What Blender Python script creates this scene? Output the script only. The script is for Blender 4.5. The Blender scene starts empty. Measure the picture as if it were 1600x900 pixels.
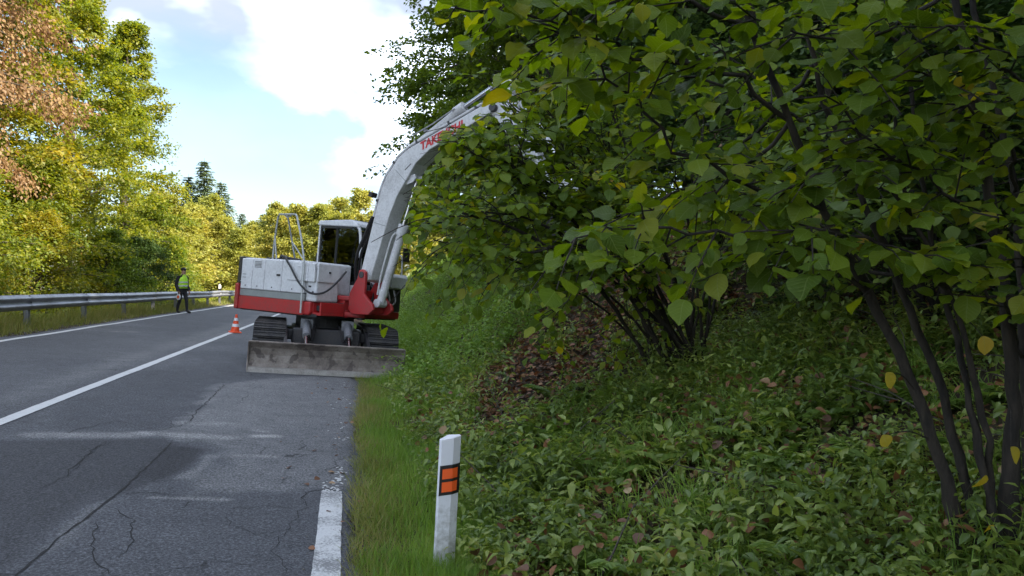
import bpy, bmesh, math
import numpy as np
from mathutils import Matrix, Vector
R = math.radians

# ---------------------------------------------------------------- camera, sky, sun, exposure
scene = bpy.context.scene
COL = scene.collection
YAW = R(11.9)
CAMZ = 1.55
FPX = 1232.0
cam = bpy.data.cameras.new('camera')
cam.sensor_width = 36.0
cam.lens = 36.0 * FPX / 1600.0
cam.clip_start = 0.05
cam.clip_end = 3000
camo = bpy.data.objects.new('camera', cam)
COL.objects.link(camo)
camo.location = (0, 0, CAMZ)
camo.rotation_euler = (R(90), 0, -YAW)
scene.camera = camo

SUN_EL, SUN_AZ = R(37), R(-32)          # sun direction seen from the scene: right of the road and behind the camera
SUN_DIR = Vector((math.cos(SUN_EL) * math.cos(SUN_AZ), math.cos(SUN_EL) * math.sin(SUN_AZ), math.sin(SUN_EL)))
world = bpy.data.worlds.new('World')
scene.world = world
world.use_nodes = True
wn, wl = world.node_tree.nodes, world.node_tree.links
wn.clear()
wout = wn.new('ShaderNodeOutputWorld')
bg = wn.new('ShaderNodeBackground')
bg.inputs['Strength'].default_value = 0.057
sky = wn.new('ShaderNodeTexSky')
sky.sky_type = 'NISHITA'
sky.sun_disc = False
sky.sun_elevation = SUN_EL
sky.sun_rotation = math.atan2(SUN_DIR.x, SUN_DIR.y)
sky.air_density = 1.0
sky.dust_density = 1.2
sky.ozone_density = 1.0
geo = wn.new('ShaderNodeNewGeometry')
mp = wn.new('ShaderNodeMapping')
mp.inputs['Location'].default_value = (1.7, 0.4, 3.1)
mp.inputs['Scale'].default_value = (1.0, 1.0, 1.7)
mp.inputs['Rotation'].default_value = (0, 0, R(-3))
wl.new(geo.outputs['Incoming'], mp.inputs['Vector'])
cn = wn.new('ShaderNodeTexNoise')
cn.inputs['Scale'].default_value = 2.1
cn.inputs['Detail'].default_value = 9
cn.inputs['Roughness'].default_value = 0.52
cn.inputs['Distortion'].default_value = 0.25
wl.new(mp.outputs[0], cn.inputs['Vector'])
cr = wn.new('ShaderNodeValToRGB')
cr.color_ramp.elements[0].position = 0.47
cr.color_ramp.elements[0].color = (0.04, 0.04, 0.04, 1)
cr.color_ramp.elements[1].position = 0.63
cr.color_ramp.elements[1].color = (1, 1, 1, 1)
wl.new(cn.outputs['Fac'], cr.inputs[0])
cn2 = wn.new('ShaderNodeTexNoise')
cn2.inputs['Scale'].default_value = 3.2
cn2.inputs['Detail'].default_value = 5
wl.new(mp.outputs[0], cn2.inputs['Vector'])
cr2 = wn.new('ShaderNodeValToRGB')
cr2.color_ramp.elements[0].position = 0.40
cr2.color_ramp.elements[0].color = (2.9, 3.2, 3.9, 1)
cr2.color_ramp.elements[1].position = 0.66
cr2.color_ramp.elements[1].color = (17.5, 19.0, 22.0, 1)
wl.new(cn2.outputs['Fac'], cr2.inputs[0])
wm = wn.new('ShaderNodeMix')
wm.data_type = 'RGBA'
wl.new(cr.outputs[0], wm.inputs['Factor'])
wl.new(sky.outputs[0], wm.inputs['A'])
wl.new(cr2.outputs[0], wm.inputs['B'])
wl.new(wm.outputs['Result'], bg.inputs['Color'])
wl.new(bg.outputs[0], wout.inputs['Surface'])

sl = bpy.data.lights.new('sun', 'SUN')
sl.energy = 2.8
sl.angle = R(0.55)
sl.color = (1.0, 0.90, 0.74)
so = bpy.data.objects.new('sun', sl)
COL.objects.link(so)
so.rotation_euler = SUN_DIR.to_track_quat('Z', 'Y').to_euler()
so.location = (30, -20, 40)
vs = scene.view_settings
vs.view_transform = 'Standard'
vs.look = 'None'
vs.gamma = 1.0
vs.use_curve_mapping = False
vs.exposure = 2.25
scene.render.engine = 'CYCLES'
scene.cycles.use_denoising = True
scene.cycles.max_bounces = 8
scene.cycles.diffuse_bounces = 3
scene.cycles.transmission_bounces = 5
scene.cycles.transparent_max_bounces = 8

# ---------------------------------------------------------------- helpers
def ray(u, v):
    r, up = (u - 800) / FPX, (450 - v) / FPX
    return np.array([math.cos(YAW) * r + math.sin(YAW), -math.sin(YAW) * r + math.cos(YAW), up])

def P(u, v, Y):
    """the point at distance Y along the road that the photograph shows at (u, v)"""
    d = ray(u, v)
    return np.array([d[0], d[1], d[2]]) * (Y / d[1]) + np.array([0, 0, CAMZ])

CROSS = 0.09                              # cross fall of the road, down to the right
def G(u, v):
    """the point of the road surface seen at (u, v)"""
    d = ray(u, v)
    t = -CAMZ / (d[2] + CROSS * d[0])
    return np.array([d[0] * t, d[1] * t])

def tag(o, label=None, cat=None, group=None, kind=None):
    if label: o['label'] = label
    if cat: o['category'] = cat
    if group: o['group'] = group
    if kind: o['kind'] = kind
    return o

def empty(name, loc=(0, 0, 0), rot=(0, 0, 0)):
    o = bpy.data.objects.new(name, None)
    COL.objects.link(o)
    o.location = loc
    o.rotation_euler = rot
    o.empty_display_size = 0.2
    return o

def link(name, me, parent=None, M=None):
    o = bpy.data.objects.new(name, me)
    COL.objects.link(o)
    if parent: o.parent = parent
    if M is not None: o.matrix_basis = M
    return o

def mesh_np(name, V, faces, mat, uv=None, smooth=False, attrs=None, midx=None):
    """a mesh from numpy arrays; faces is a list of (n, k) index arrays"""
    if not isinstance(faces, (list, tuple)): faces = [faces]
    me = bpy.data.meshes.new(name)
    V = np.asarray(V, dtype=np.float32)
    me.vertices.add(len(V))
    me.vertices.foreach_set('co', V.ravel())
    li = np.concatenate([f.ravel() for f in faces]).astype(np.int32)
    lens = np.concatenate([np.full(len(f), f.shape[1]) for f in faces])
    starts = np.concatenate([[0], np.cumsum(lens)[:-1]]).astype(np.int32)
    me.loops.add(len(li))
    me.loops.foreach_set('vertex_index', li)
    me.polygons.add(len(starts))
    me.polygons.foreach_set('loop_start', starts)
    if smooth: me.polygons.foreach_set('use_smooth', np.ones(len(starts), dtype=bool))
    if midx is not None: me.polygons.foreach_set('material_index', np.asarray(midx, dtype=np.int32))
    for m in (mat if isinstance(mat, (list, tuple)) else [mat]): me.materials.append(m)
    if uv is not None:
        l = me.uv_layers.new(name='UVMap')
        l.data.foreach_set('uv', np.asarray(uv, dtype=np.float32)[li].ravel())
    for k, a in (attrs or {}).items():
        at = me.attributes.new(k, 'FLOAT', 'POINT')
        at.data.foreach_set('value', np.asarray(a, dtype=np.float32))
    me.update(calc_edges=True)
    return me

def norm(a):
    return a / np.maximum(np.linalg.norm(a, axis=-1, keepdims=True), 1e-9)

def scatter(tv, tf, pos, d, n, s, tuv=None, base=0):
    """copies of a small template (x across, y along, z up) at pos with axis d, normal n, scale s"""
    y = norm(d)
    x = norm(np.cross(y, n))
    z = np.cross(x, y)
    s = np.asarray(s).reshape(len(pos), -1)
    if s.shape[1] == 1: s = np.repeat(s, 3, 1)
    V = (pos[:, None, :] + (tv[None, :, 0:1] * s[:, None, 0:1]) * x[:, None, :]
         + (tv[None, :, 1:2] * s[:, None, 1:2]) * y[:, None, :] + (tv[None, :, 2:3] * s[:, None, 2:3]) * z[:, None, :])
    k = len(tv)
    off = (np.arange(len(pos)) * k)[:, None, None] + base
    F = (tf[None] + off).reshape(-1, tf.shape[1])
    UV = None if tuv is None else np.tile(tuv, (len(pos), 1))
    return V.reshape(-1, 3), F, UV

def tubes(polys, ns=6):
    """tapered tubes along polylines: list of (pts, radii)"""
    Vs, Fs, base = [], [], 0
    a = np.linspace(0, 2 * math.pi, ns, endpoint=False)
    ca, sa = np.cos(a), np.sin(a)
    for pts, rad in polys:
        pts = np.asarray(pts, float)
        rad = np.broadcast_to(np.asarray(rad, float), (len(pts),))
        t = norm(np.gradient(pts, axis=0))
        ref = np.array([0.31, 0.17, 0.93]) if abs(t[:, 2]).mean() < 0.8 else np.array([0.95, 0.2, 0.1])
        x = norm(np.cross(t, ref))
        y = np.cross(t, x)
        ring = pts[:, None] + rad[:, None, None] * (x[:, None] * ca[None, :, None] + y[:, None] * sa[None, :, None])
        m = len(pts)
        Vs.append(ring.reshape(-1, 3))
        i = np.arange(m - 1)[:, None] * ns
        j = np.arange(ns)[None]
        j2 = (j + 1) % ns
        Fs.append(np.stack([i + j, i + j2, i + ns + j2, i + ns + j], -1).reshape(-1, 4) + base)
        base += m * ns
    return np.concatenate(Vs), np.concatenate(Fs)

# ---------------------------------------------------------------- materials
def nodes_of(name):
    m = bpy.data.materials.new(name)
    m.use_nodes = True
    nt = m.node_tree
    return m, nt.nodes, nt.links, nt.nodes['Principled BSDF'], nt.nodes['Material Output']

def ramp(N, stops):
    r = N.new('ShaderNodeValToRGB')
    e = r.color_ramp.elements
    while len(e) < len(stops): e.new(0.5)
    for q, (p, c) in zip(e, stops):
        q.position = p
        q.color = (c[0], c[1], c[2], 1)
    return r

def noise(N, L, vec, scale, detail=4, rough=0.55):
    n = N.new('ShaderNodeTexNoise')
    n.inputs['Scale'].default_value = scale
    n.inputs['Detail'].default_value = detail
    n.inputs['Roughness'].default_value = rough
    if vec is not None: L.new(vec, n.inputs['Vector'])
    return n

def math_n(N, L, op, a, b=None, clamp=False):
    m = N.new('ShaderNodeMath')
    m.operation = op
    m.use_clamp = clamp
    for i, q in enumerate((a, b)):
        if q is None: continue
        if isinstance(q, (int, float)): m.inputs[i].default_value = q
        else: L.new(q, m.inputs[i])
    return m.outputs[0]

def mixc(N, L, fac, a, b, mode='MIX'):
    m = N.new('ShaderNodeMix')
    m.data_type = 'RGBA'
    m.blend_type = mode
    for k, q in (('Factor', fac), ('A', a), ('B', b)):
        if isinstance(q, (int, float)): m.inputs[k].default_value = q
        elif isinstance(q, tuple): m.inputs[k].default_value = (q[0], q[1], q[2], 1)
        else: L.new(q, m.inputs[k])
    return m.outputs['Result']

def bump(N, L, bs, h, strength, dist):
    b = N.new('ShaderNodeBump')
    b.inputs['Strength'].default_value = strength
    b.inputs['Distance'].default_value = dist
    L.new(h, b.inputs['Height'])
    L.new(b.outputs[0], bs.inputs['Normal'])

def simple(name, col, rough=0.5, metal=0.0, dirt=0.25, dirtcol=(0.09, 0.075, 0.06), scale=3.0, bmp=0.0, spec=0.5):
    """paint, plastic, steel: base colour with grime and worn patches"""
    m, N, L, b, o = nodes_of(name)
    tc = N.new('ShaderNodeTexCoord').outputs['Object']
    n1 = noise(N, L, tc, scale, 6, 0.62)
    n2 = noise(N, L, tc, scale * 9, 4, 0.6)
    f = math_n(N, L, 'MULTIPLY', n1.outputs['Fac'], n2.outputs['Fac'])
    r = ramp(N, [(0.18, (0, 0, 0)), (0.42, (1, 1, 1))])
    L.new(f, r.inputs[0])
    k = math_n(N, L, 'MULTIPLY', r.outputs[0], dirt)
    L.new(mixc(N, L, k, col, dirtcol), b.inputs['Base Color'])
    rr = N.new('ShaderNodeMapRange')
    rr.inputs['To Min'].default_value = max(0.05, rough - 0.12)
    rr.inputs['To Max'].default_value = min(1, rough + 0.2)
    L.new(n1.outputs['Fac'], rr.inputs['Value'])
    L.new(rr.outputs[0], b.inputs['Roughness'])
    b.inputs['Metallic'].default_value = metal
    b.inputs['Specular IOR Level'].default_value = spec
    if bmp: bump(N, L, b, n2.outputs['Fac'], bmp, 0.01)
    return m

def foliage(name, stops, trans=0.45, nscale=0.35, veins=False, gloss=0.35, rough=0.5, mixn=0.5):
    """leaves: colour from a ramp driven by each leaf's own number and slow clumps, with light passing through"""
    m, N, L, b, o = nodes_of(name)
    g = N.new('ShaderNodeNewGeometry')
    oi = N.new('ShaderNodeObjectInfo')
    tc = N.new('ShaderNodeTexCoord')
    n = noise(N, L, g.outputs['Position'], nscale, 3)
    rnd = math_n(N, L, 'FRACT', math_n(N, L, 'ADD', g.outputs['Random Per Island'], oi.outputs['Random']))
    nn = N.new('ShaderNodeMapRange')
    nn.inputs['From Min'].default_value = 0.3
    nn.inputs['From Max'].default_value = 0.7
    L.new(n.outputs['Fac'], nn.inputs['Value'])
    a = math_n(N, L, 'MULTIPLY', rnd, 1 - mixn)
    c = math_n(N, L, 'MULTIPLY', nn.outputs[0], mixn)
    f = math_n(N, L, 'ADD', a, c, True)
    r = ramp(N, stops)
    L.new(f, r.inputs[0])
    col = r.outputs[0]
    if veins:
        uv = N.new('ShaderNodeSeparateXYZ')
        L.new(tc.outputs['UV'], uv.inputs[0])
        ax = math_n(N, L, 'ABSOLUTE', uv.outputs[0])
        rib = math_n(N, L, 'LESS_THAN', ax, 0.018)
        sv = math_n(N, L, 'FRACT', math_n(N, L, 'MULTIPLY', math_n(N, L, 'SUBTRACT', uv.outputs[1], math_n(N, L, 'MULTIPLY', ax, 0.75)), 7.5))
        svm = math_n(N, L, 'ABSOLUTE', math_n(N, L, 'SUBTRACT', sv, 0.5))
        vein = math_n(N, L, 'MAXIMUM', rib, math_n(N, L, 'MULTIPLY', math_n(N, L, 'LESS_THAN', svm, 0.06), 0.6))
        nb = noise(N, L, tc.outputs['UV'], 9, 4)
        spot = ramp(N, [(0.66, (0, 0, 0)), (0.74, (1, 1, 1))])
        L.new(nb.outputs['Fac'], spot.inputs[0])
        col = mixc(N, L, math_n(N, L, 'MULTIPLY', vein, 0.28), col, (0.30, 0.36, 0.12))
        col = mixc(N, L, math_n(N, L, 'MULTIPLY', spot.outputs[0], 0.35), col, (0.10, 0.07, 0.02))
        hh = math_n(N, L, 'ADD', math_n(N, L, 'MULTIPLY', svm, 1.0), math_n(N, L, 'MULTIPLY', nb.outputs['Fac'], 0.6))
        bump(N, L, b, hh, 0.5, 0.004)
    L.new(col, b.inputs['Base Color'])
    b.inputs['Roughness'].default_value = rough
    b.inputs['Specular IOR Level'].default_value = gloss
    t = N.new('ShaderNodeBsdfTranslucent')
    hs = N.new('ShaderNodeHueSaturation')
    hs.inputs['Hue'].default_value = 0.485
    hs.inputs['Saturation'].default_value = 1.12
    hs.inputs['Value'].default_value = 1.75
    L.new(col, hs.inputs['Color'])
    L.new(hs.outputs[0], t.inputs['Color'])
    mx = N.new('ShaderNodeMixShader')
    mx.inputs[0].default_value = trans
    L.new(b.outputs[0], mx.inputs[1])
    L.new(t.outputs[0], mx.inputs[2])
    L.new(mx.outputs[0], o.inputs['Surface'])
    return m

M = {}
M['white'] = simple('white_paint', (0.66, 0.67, 0.68), 0.42, dirt=0.28, scale=2.2)
M['white2'] = simple('boom_paint', (0.64, 0.64, 0.64), 0.45, dirt=0.4, scale=3.1)
M['greyband'] = simple('grey_band', (0.26, 0.28, 0.27), 0.5)
M['red'] = simple('red_paint', (0.42, 0.020, 0.022), 0.42, dirt=0.45, scale=3)
M['black'] = simple('black_paint', (0.018, 0.018, 0.02), 0.5, dirt=0.35, dirtcol=(0.08, 0.075, 0.07))
M['rubber'] = simple('rubber', (0.022, 0.022, 0.024), 0.75, dirt=0.7, dirtcol=(0.10, 0.09, 0.08), scale=5)
M['dark_steel'] = simple('dark_steel', (0.05, 0.052, 0.058), 0.5, 0.4, dirt=0.6, dirtcol=(0.12, 0.10, 0.085), scale=5)
M['chrome'] = simple('chrome', (0.55, 0.55, 0.56), 0.15, 1.0, dirt=0.1)
M['hose'] = simple('hose', (0.014, 0.014, 0.016), 0.5, dirt=0.2)
M['grey_hose'] = simple('grey_hose', (0.33, 0.33, 0.34), 0.5, dirt=0.3)
M['galv'] = simple('galvanised', (0.36, 0.37, 0.39), 0.45, 0.75, dirt=0.55, dirtcol=(0.17, 0.15, 0.13), scale=1.3)
M['post_steel'] = simple('post_steel', (0.24, 0.25, 0.27), 0.6, 0.4, dirt=0.5, scale=3)
M['plastic_white'] = simple('plastic_white', (0.80, 0.80, 0.82), 0.5, dirt=0.18, dirtcol=(0.25, 0.24, 0.2), scale=7)
M['plastic_black'] = simple('plastic_black', (0.012, 0.011, 0.011), 0.5, dirt=0.1)
M['orange'] = simple('cone_orange', (0.80, 0.085, 0.02), 0.5, dirt=0.15)
M['reflex'] = simple('orange_reflector', (0.95, 0.13, 0.025), 0.3, dirt=0.05)
M['text_red'] = simple('red_letter', (0.55, 0.03, 0.035), 0.45, dirt=0.1)
M['skin'] = simple('skin', (0.50, 0.30, 0.22), 0.5, dirt=0.1)
M['cloth'] = simple('dark_cloth', (0.016, 0.017, 0.022), 0.85, dirt=0.2, scale=8)
M['vest'] = simple('vest_yellow', (0.48, 0.85, 0.05), 0.6, dirt=0.08)
M['stripe'] = simple('vest_stripe', (0.62, 0.63, 0.64), 0.35, dirt=0.05)
def post_mat():
    m, N, L, b, o = nodes_of('post_plastic')
    tc = N.new('ShaderNodeTexCoord').outputs['Object']
    n = noise(N, L, tc, 16, 6, 0.7)
    sx = N.new('ShaderNodeSeparateXYZ')
    L.new(tc, sx.inputs[0])
    low = math_n(N, L, 'SUBTRACT', 0.95, math_n(N, L, 'MULTIPLY', sx.outputs[2], 1.1))
    f = ramp(N, [(0.42, (0, 0, 0)), (0.66, (1, 1, 1))])
    L.new(math_n(N, L, 'MULTIPLY', n.outputs['Fac'], math_n(N, L, 'ADD', low, 0.35)), f.inputs[0])
    L.new(mixc(N, L, math_n(N, L, 'MULTIPLY', f.outputs[0], 0.6), (0.72, 0.72, 0.74), (0.20, 0.18, 0.14)), b.inputs['Base Color'])
    b.inputs['Roughness'].default_value = 0.5
    bump(N, L, b, n.outputs['Fac'], 0.15, 0.004)
    return m
M['post_plastic'] = post_mat()
M['seat'] = simple('seat_cloth', (0.03, 0.03, 0.033), 0.8)

def blade_mat():
    m, N, L, b, o = nodes_of('worn_blade')
    tc = N.new('ShaderNodeTexCoord').outputs['Object']
    a = noise(N, L, tc, 2.6, 7, 0.65)
    c = noise(N, L, tc, 5.5, 3, 0.5)
    f = noise(N, L, tc, 40, 3, 0.6)
    r = ramp(N, [(0.30, (0.085, 0.068, 0.06)), (0.46, (0.18, 0.15, 0.125)), (0.62, (0.29, 0.255, 0.22)), (0.75, (0.21, 0.15, 0.115))])
    L.new(a.outputs['Fac'], r.inputs[0])
    s = ramp(N, [(0.56, (0, 0, 0)), (0.62, (1, 1, 1))])
    L.new(c.outputs['Fac'], s.inputs[0])
    col = mixc(N, L, math_n(N, L, 'MULTIPLY', s.outputs[0], 0.75), r.outputs[0], (0.055, 0.042, 0.036))
    col = mixc(N, L, 0.35, col, f.outputs['Fac'], 'OVERLAY')
    L.new(col, b.inputs['Base Color'])
    b.inputs['Roughness'].default_value = 0.62
    b.inputs['Metallic'].default_value = 0.15
    bump(N, L, b, a.outputs['Fac'], 0.4, 0.03)
    return m
M['blade'] = blade_mat()

def glass_mat():
    m, N, L, b, o = nodes_of('cab_glass')
    b.inputs['Base Color'].default_value = (0.55, 0.68, 0.62, 1)
    b.inputs['Roughness'].default_value = 0.02
    tr = N.new('ShaderNodeBsdfTransparent')
    tr.inputs['Color'].default_value = (0.70, 0.80, 0.75, 1)
    gl = N.new('ShaderNodeBsdfGlossy')
    gl.inputs['Roughness'].default_value = 0.02
    fr = N.new('ShaderNodeFresnel')
    fr.inputs['IOR'].default_value = 1.5
    f = math_n(N, L, 'ADD', math_n(N, L, 'MULTIPLY', fr.outputs[0], 1.1), 0.02, True)
    mx = N.new('ShaderNodeMixShader')
    L.new(f, mx.inputs[0])
    L.new(tr.outputs[0], mx.inputs[1])
    L.new(gl.outputs[0], mx.inputs[2])
    L.new(mx.outputs[0], o.inputs['Surface'])
    return m
M['glass'] = glass_mat()

def asphalt_mat():
    m, N, L, b, o = nodes_of('asphalt')
    tc = N.new('ShaderNodeTexCoord').outputs['Object']
    at = N.new('ShaderNodeAttribute')
    at.attribute_name = 'tone'
    fine = noise(N, L, tc, 60, 5, 0.8)
    agg = N.new('ShaderNodeTexVoronoi')
    agg.inputs['Scale'].default_value = 70
    L.new(tc, agg.inputs['Vector'])
    big = noise(N, L, tc, 0.55, 6, 0.6)
    mid = noise(N, L, tc, 4.0, 5, 0.6)
    base = ramp(N, [(0.25, (0.047, 0.049, 0.055)), (0.5, (0.073, 0.075, 0.083)), (0.75, (0.100, 0.102, 0.111))])
    L.new(math_n(N, L, 'ADD', math_n(N, L, 'MULTIPLY', big.outputs['Fac'], 0.5), math_n(N, L, 'MULTIPLY', mid.outputs['Fac'], 0.5)), base.inputs[0])
    tone = math_n(N, L, 'ADD', at.outputs['Fac'], math_n(N, L, 'MULTIPLY', math_n(N, L, 'SUBTRACT', mid.outputs['Fac'], 0.5), 0.5))
    lt = math_n(N, L, 'MULTIPLY', math_n(N, L, 'MAXIMUM', at.outputs['Fac'], 0.0), math_n(N, L, 'ADD', math_n(N, L, 'MULTIPLY', mid.outputs['Fac'], 1.2), 0.35), True)
    dk = math_n(N, L, 'MULTIPLY', math_n(N, L, 'MAXIMUM', math_n(N, L, 'MULTIPLY', at.outputs['Fac'], -1), 0.0), math_n(N, L, 'ADD', mid.outputs['Fac'], 0.5), True)
    col = mixc(N, L, lt, base.outputs[0], (0.30, 0.295, 0.285))
    col = mixc(N, L, dk, col, (0.026, 0.026, 0.030))
    sp = ramp(N, [(0.39, (0.28, 0.28, 0.28)), (0.50, (0.95, 0.95, 0.95)), (0.61, (2.3, 2.3, 2.3))])
    L.new(fine.outputs['Fac'], sp.inputs[0])
    col = mixc(N, L, 0.85, col, sp.outputs[0], 'MULTIPLY')
    # fine crazing of the worn surface
    wv = noise(N, L, tc, 2.2, 4)
    addv = N.new('ShaderNodeVectorMath')
    addv.operation = 'ADD'
    scl = N.new('ShaderNodeVectorMath')
    scl.operation = 'SCALE'
    scl.inputs['Scale'].default_value = 0.35
    L.new(wv.outputs['Color'], scl.inputs[0])
    L.new(tc, addv.inputs[0])
    L.new(scl.outputs[0], addv.inputs[1])
    vo = N.new('ShaderNodeTexVoronoi')
    vo.feature = 'DISTANCE_TO_EDGE'
    vo.inputs['Scale'].default_value = 1.5
    L.new(addv.outputs[0], vo.inputs['Vector'])
    ck = math_n(N, L, 'LESS_THAN', vo.outputs['Distance'], 0.008)
    mk = ramp(N, [(0.52, (0, 0, 0)), (0.60, (1, 1, 1))])
    L.new(noise(N, L, tc, 0.9, 3).outputs['Fac'], mk.inputs[0])
    ck = math_n(N, L, 'MULTIPLY', math_n(N, L, 'MULTIPLY', ck, mk.outputs[0]), 0.75)
    col = mixc(N, L, ck, col, (0.014, 0.014, 0.015))
    L.new(col, b.inputs['Base Color'])
    b.inputs['Roughness'].default_value = 0.78
    b.inputs['Specular IOR Level'].default_value = 0.42
    h = math_n(N, L, 'ADD', math_n(N, L, 'MULTIPLY', agg.outputs['Distance'], 0.7), fine.outputs['Fac'])
    h = math_n(N, L, 'SUBTRACT', h, math_n(N, L, 'MULTIPLY', ck, 2.0))
    bump(N, L, b, h, 0.55, 0.012)
    return m
M['asphalt'] = asphalt_mat()

def paint_mat(name, worn):
    m, N, L, b, o = nodes_of(name)
    tc = N.new('ShaderNodeTexCoord').outputs['Object']
    n = noise(N, L, tc, 60, 4, 0.7)
    n2 = noise(N, L, tc, 3.5, 5, 0.65)
    f = math_n(N, L, 'ADD', math_n(N, L, 'MULTIPLY', n.outputs['Fac'], 0.6), math_n(N, L, 'MULTIPLY', n2.outputs['Fac'], 0.5))
    r = ramp(N, [(worn - 0.06, (0.58, 0.58, 0.57)), (worn + 0.06, (0.20, 0.20, 0.20))])
    L.new(f, r.inputs[0])
    L.new(r.outputs[0], b.inputs['Base Color'])
    b.inputs['Roughness'].default_value = 0.65
    bump(N, L, b, n.outputs['Fac'], 0.3, 0.006)
    return m
M['line'] = paint_mat('road_paint', 0.66)
M['line_worn'] = paint_mat('road_paint_worn', 0.57)

def soil_mat():
    m, N, L, b, o = nodes_of('soil')
    tc = N.new('ShaderNodeTexCoord').outputs['Object']
    a = noise(N, L, tc, 0.8, 8, 0.65)
    c = noise(N, L, tc, 14, 5, 0.7)
    r = ramp(N, [(0.3, (0.035, 0.026, 0.018)), (0.5, (0.060, 0.045, 0.030)), (0.7, (0.050, 0.052, 0.024))])
    L.new(a.outputs['Fac'], r.inputs[0])
    col = mixc(N, L, 0.7, r.outputs[0], c.outputs['Fac'], 'OVERLAY')
    L.new(col, b.inputs['Base Color'])
    b.inputs['Roughness'].default_value = 0.95
    b.inputs['Specular IOR Level'].default_value = 0.15
    bump(N, L, b, c.outputs['Fac'], 0.8, 0.06)
    return m
M['soil'] = soil_mat()

def bark_mat(name, c0, c1):
    m, N, L, b, o = nodes_of(name)
    tc = N.new('ShaderNodeTexCoord').outputs['Object']
    mpn = N.new('ShaderNodeMapping')
    mpn.inputs['Scale'].default_value = (6, 6, 1.4)
    L.new(tc, mpn.inputs[0])
    a = noise(N, L, mpn.outputs[0], 4, 6, 0.65)
    r = ramp(N, [(0.35, c0), (0.65, c1)])
    L.new(a.outputs['Fac'], r.inputs[0])
    L.new(r.outputs[0], b.inputs['Base Color'])
    b.inputs['Roughness'].default_value = 0.85
    bump(N, L, b, a.outputs['Fac'], 0.7, 0.02)
    return m
M['bark'] = bark_mat('bark', (0.035, 0.028, 0.022), (0.10, 0.085, 0.065))
M['hazel_bark'] = bark_mat('hazel_bark', (0.009, 0.007, 0.005), (0.040, 0.031, 0.022))

M['hazel'] = foliage('hazel_leaf', [(0.0, (0.055, 0.095, 0.012)), (0.35, (0.105, 0.175, 0.016)), (0.7, (0.175, 0.245, 0.022)), (0.89, (0.28, 0.295, 0.03)), (0.97, (0.36, 0.27, 0.03)), (1.0, (0.30, 0.14, 0.03))], 0.5, 0.8, True, mixn=0.25)
M['hazel_far'] = foliage('hazel_leaf_back', [(0.0, (0.060, 0.098, 0.018)), (0.5, (0.11, 0.175, 0.026)), (0.93, (0.175, 0.235, 0.034)), (1.0, (0.26, 0.22, 0.04))], 0.42, 0.6, mixn=0.35)
M['beech'] = foliage('beech_leaf', [(0.0, (0.065, 0.100, 0.018)), (0.35, (0.16, 0.19, 0.028)), (0.7, (0.30, 0.275, 0.038)), (1.0, (0.40, 0.28, 0.05))], 0.45, 0.30, mixn=0.55)
M['green_gold'] = foliage('green_gold_leaf', [(0.0, (0.060, 0.105, 0.018)), (0.4, (0.15, 0.195, 0.026)), (0.75, (0.27, 0.28, 0.036)), (1.0, (0.38, 0.32, 0.05))], 0.45, 0.45, mixn=0.5)
M['russet'] = foliage('russet_leaf', [(0.0, (0.15, 0.085, 0.04)), (0.5, (0.27, 0.165, 0.075)), (1.0, (0.36, 0.26, 0.11))], 0.35, 0.4, mixn=0.45)
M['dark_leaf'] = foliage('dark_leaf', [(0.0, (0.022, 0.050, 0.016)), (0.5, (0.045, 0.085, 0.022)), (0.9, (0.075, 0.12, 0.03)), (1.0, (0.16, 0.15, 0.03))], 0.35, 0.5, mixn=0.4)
M['gold'] = foliage('far_gold_leaf', [(0.0, (0.13, 0.165, 0.04)), (0.35, (0.25, 0.27, 0.055)), (0.75, (0.36, 0.34, 0.075)), (1.0, (0.42, 0.33, 0.09))], 0.4, 0.16, mixn=0.65)
M['spruce'] = foliage('spruce_needles', [(0.0, (0.075, 0.115, 0.050)), (1.0, (0.15, 0.195, 0.085))], 0.2, 0.5)  # needle colour lightened to stand for distance haze
M['nettle'] = foliage('ground_leaf', [(0.0, (0.042, 0.072, 0.016)), (0.3, (0.105, 0.165, 0.030)), (0.65, (0.21, 0.28, 0.054)), (0.88, (0.31, 0.345, 0.08)), (0.98, (0.26, 0.20, 0.05)), (1.0, (0.15, 0.08, 0.03))], 0.36, 1.3, mixn=0.42, gloss=0.55, rough=0.42)
M['yellow_leaf'] = foliage('yellow_leaf', [(0.0, (0.34, 0.30, 0.05)), (0.6, (0.46, 0.36, 0.05)), (1.0, (0.42, 0.24, 0.05))], 0.4, 0.8, True, mixn=0.2)
M['fern'] = foliage('fern_frond', [(0.0, (0.09, 0.16, 0.03)), (0.6, (0.16, 0.25, 0.05)), (1.0, (0.26, 0.31, 0.07))], 0.4, 0.9, mixn=0.5)
M['grass'] = foliage('grass_blade', [(0.0, (0.085, 0.155, 0.026)), (0.45, (0.16, 0.28, 0.044)), (0.8, (0.23, 0.34, 0.065)), (1.0, (0.42, 0.38, 0.15))], 0.35, 1.2, mixn=0.5)
M['dry_grass'] = foliage('dry_grass_blade', [(0.0, (0.11, 0.16, 0.03)), (0.5, (0.23, 0.24, 0.06)), (1.0, (0.38, 0.32, 0.14))], 0.3, 0.8, mixn=0.45)
M['litter'] = foliage('fallen_leaf', [(0.0, (0.055, 0.028, 0.015)), (0.4, (0.14, 0.065, 0.032)), (0.7, (0.24, 0.105, 0.045)), (0.88, (0.34, 0.23, 0.12)), (1.0, (0.42, 0.33, 0.21))], 0.12, 1.5, mixn=0.3)
M['crack'] = simple('crack_dark', (0.010, 0.010, 0.011), 0.9, dirt=0.2)

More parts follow.
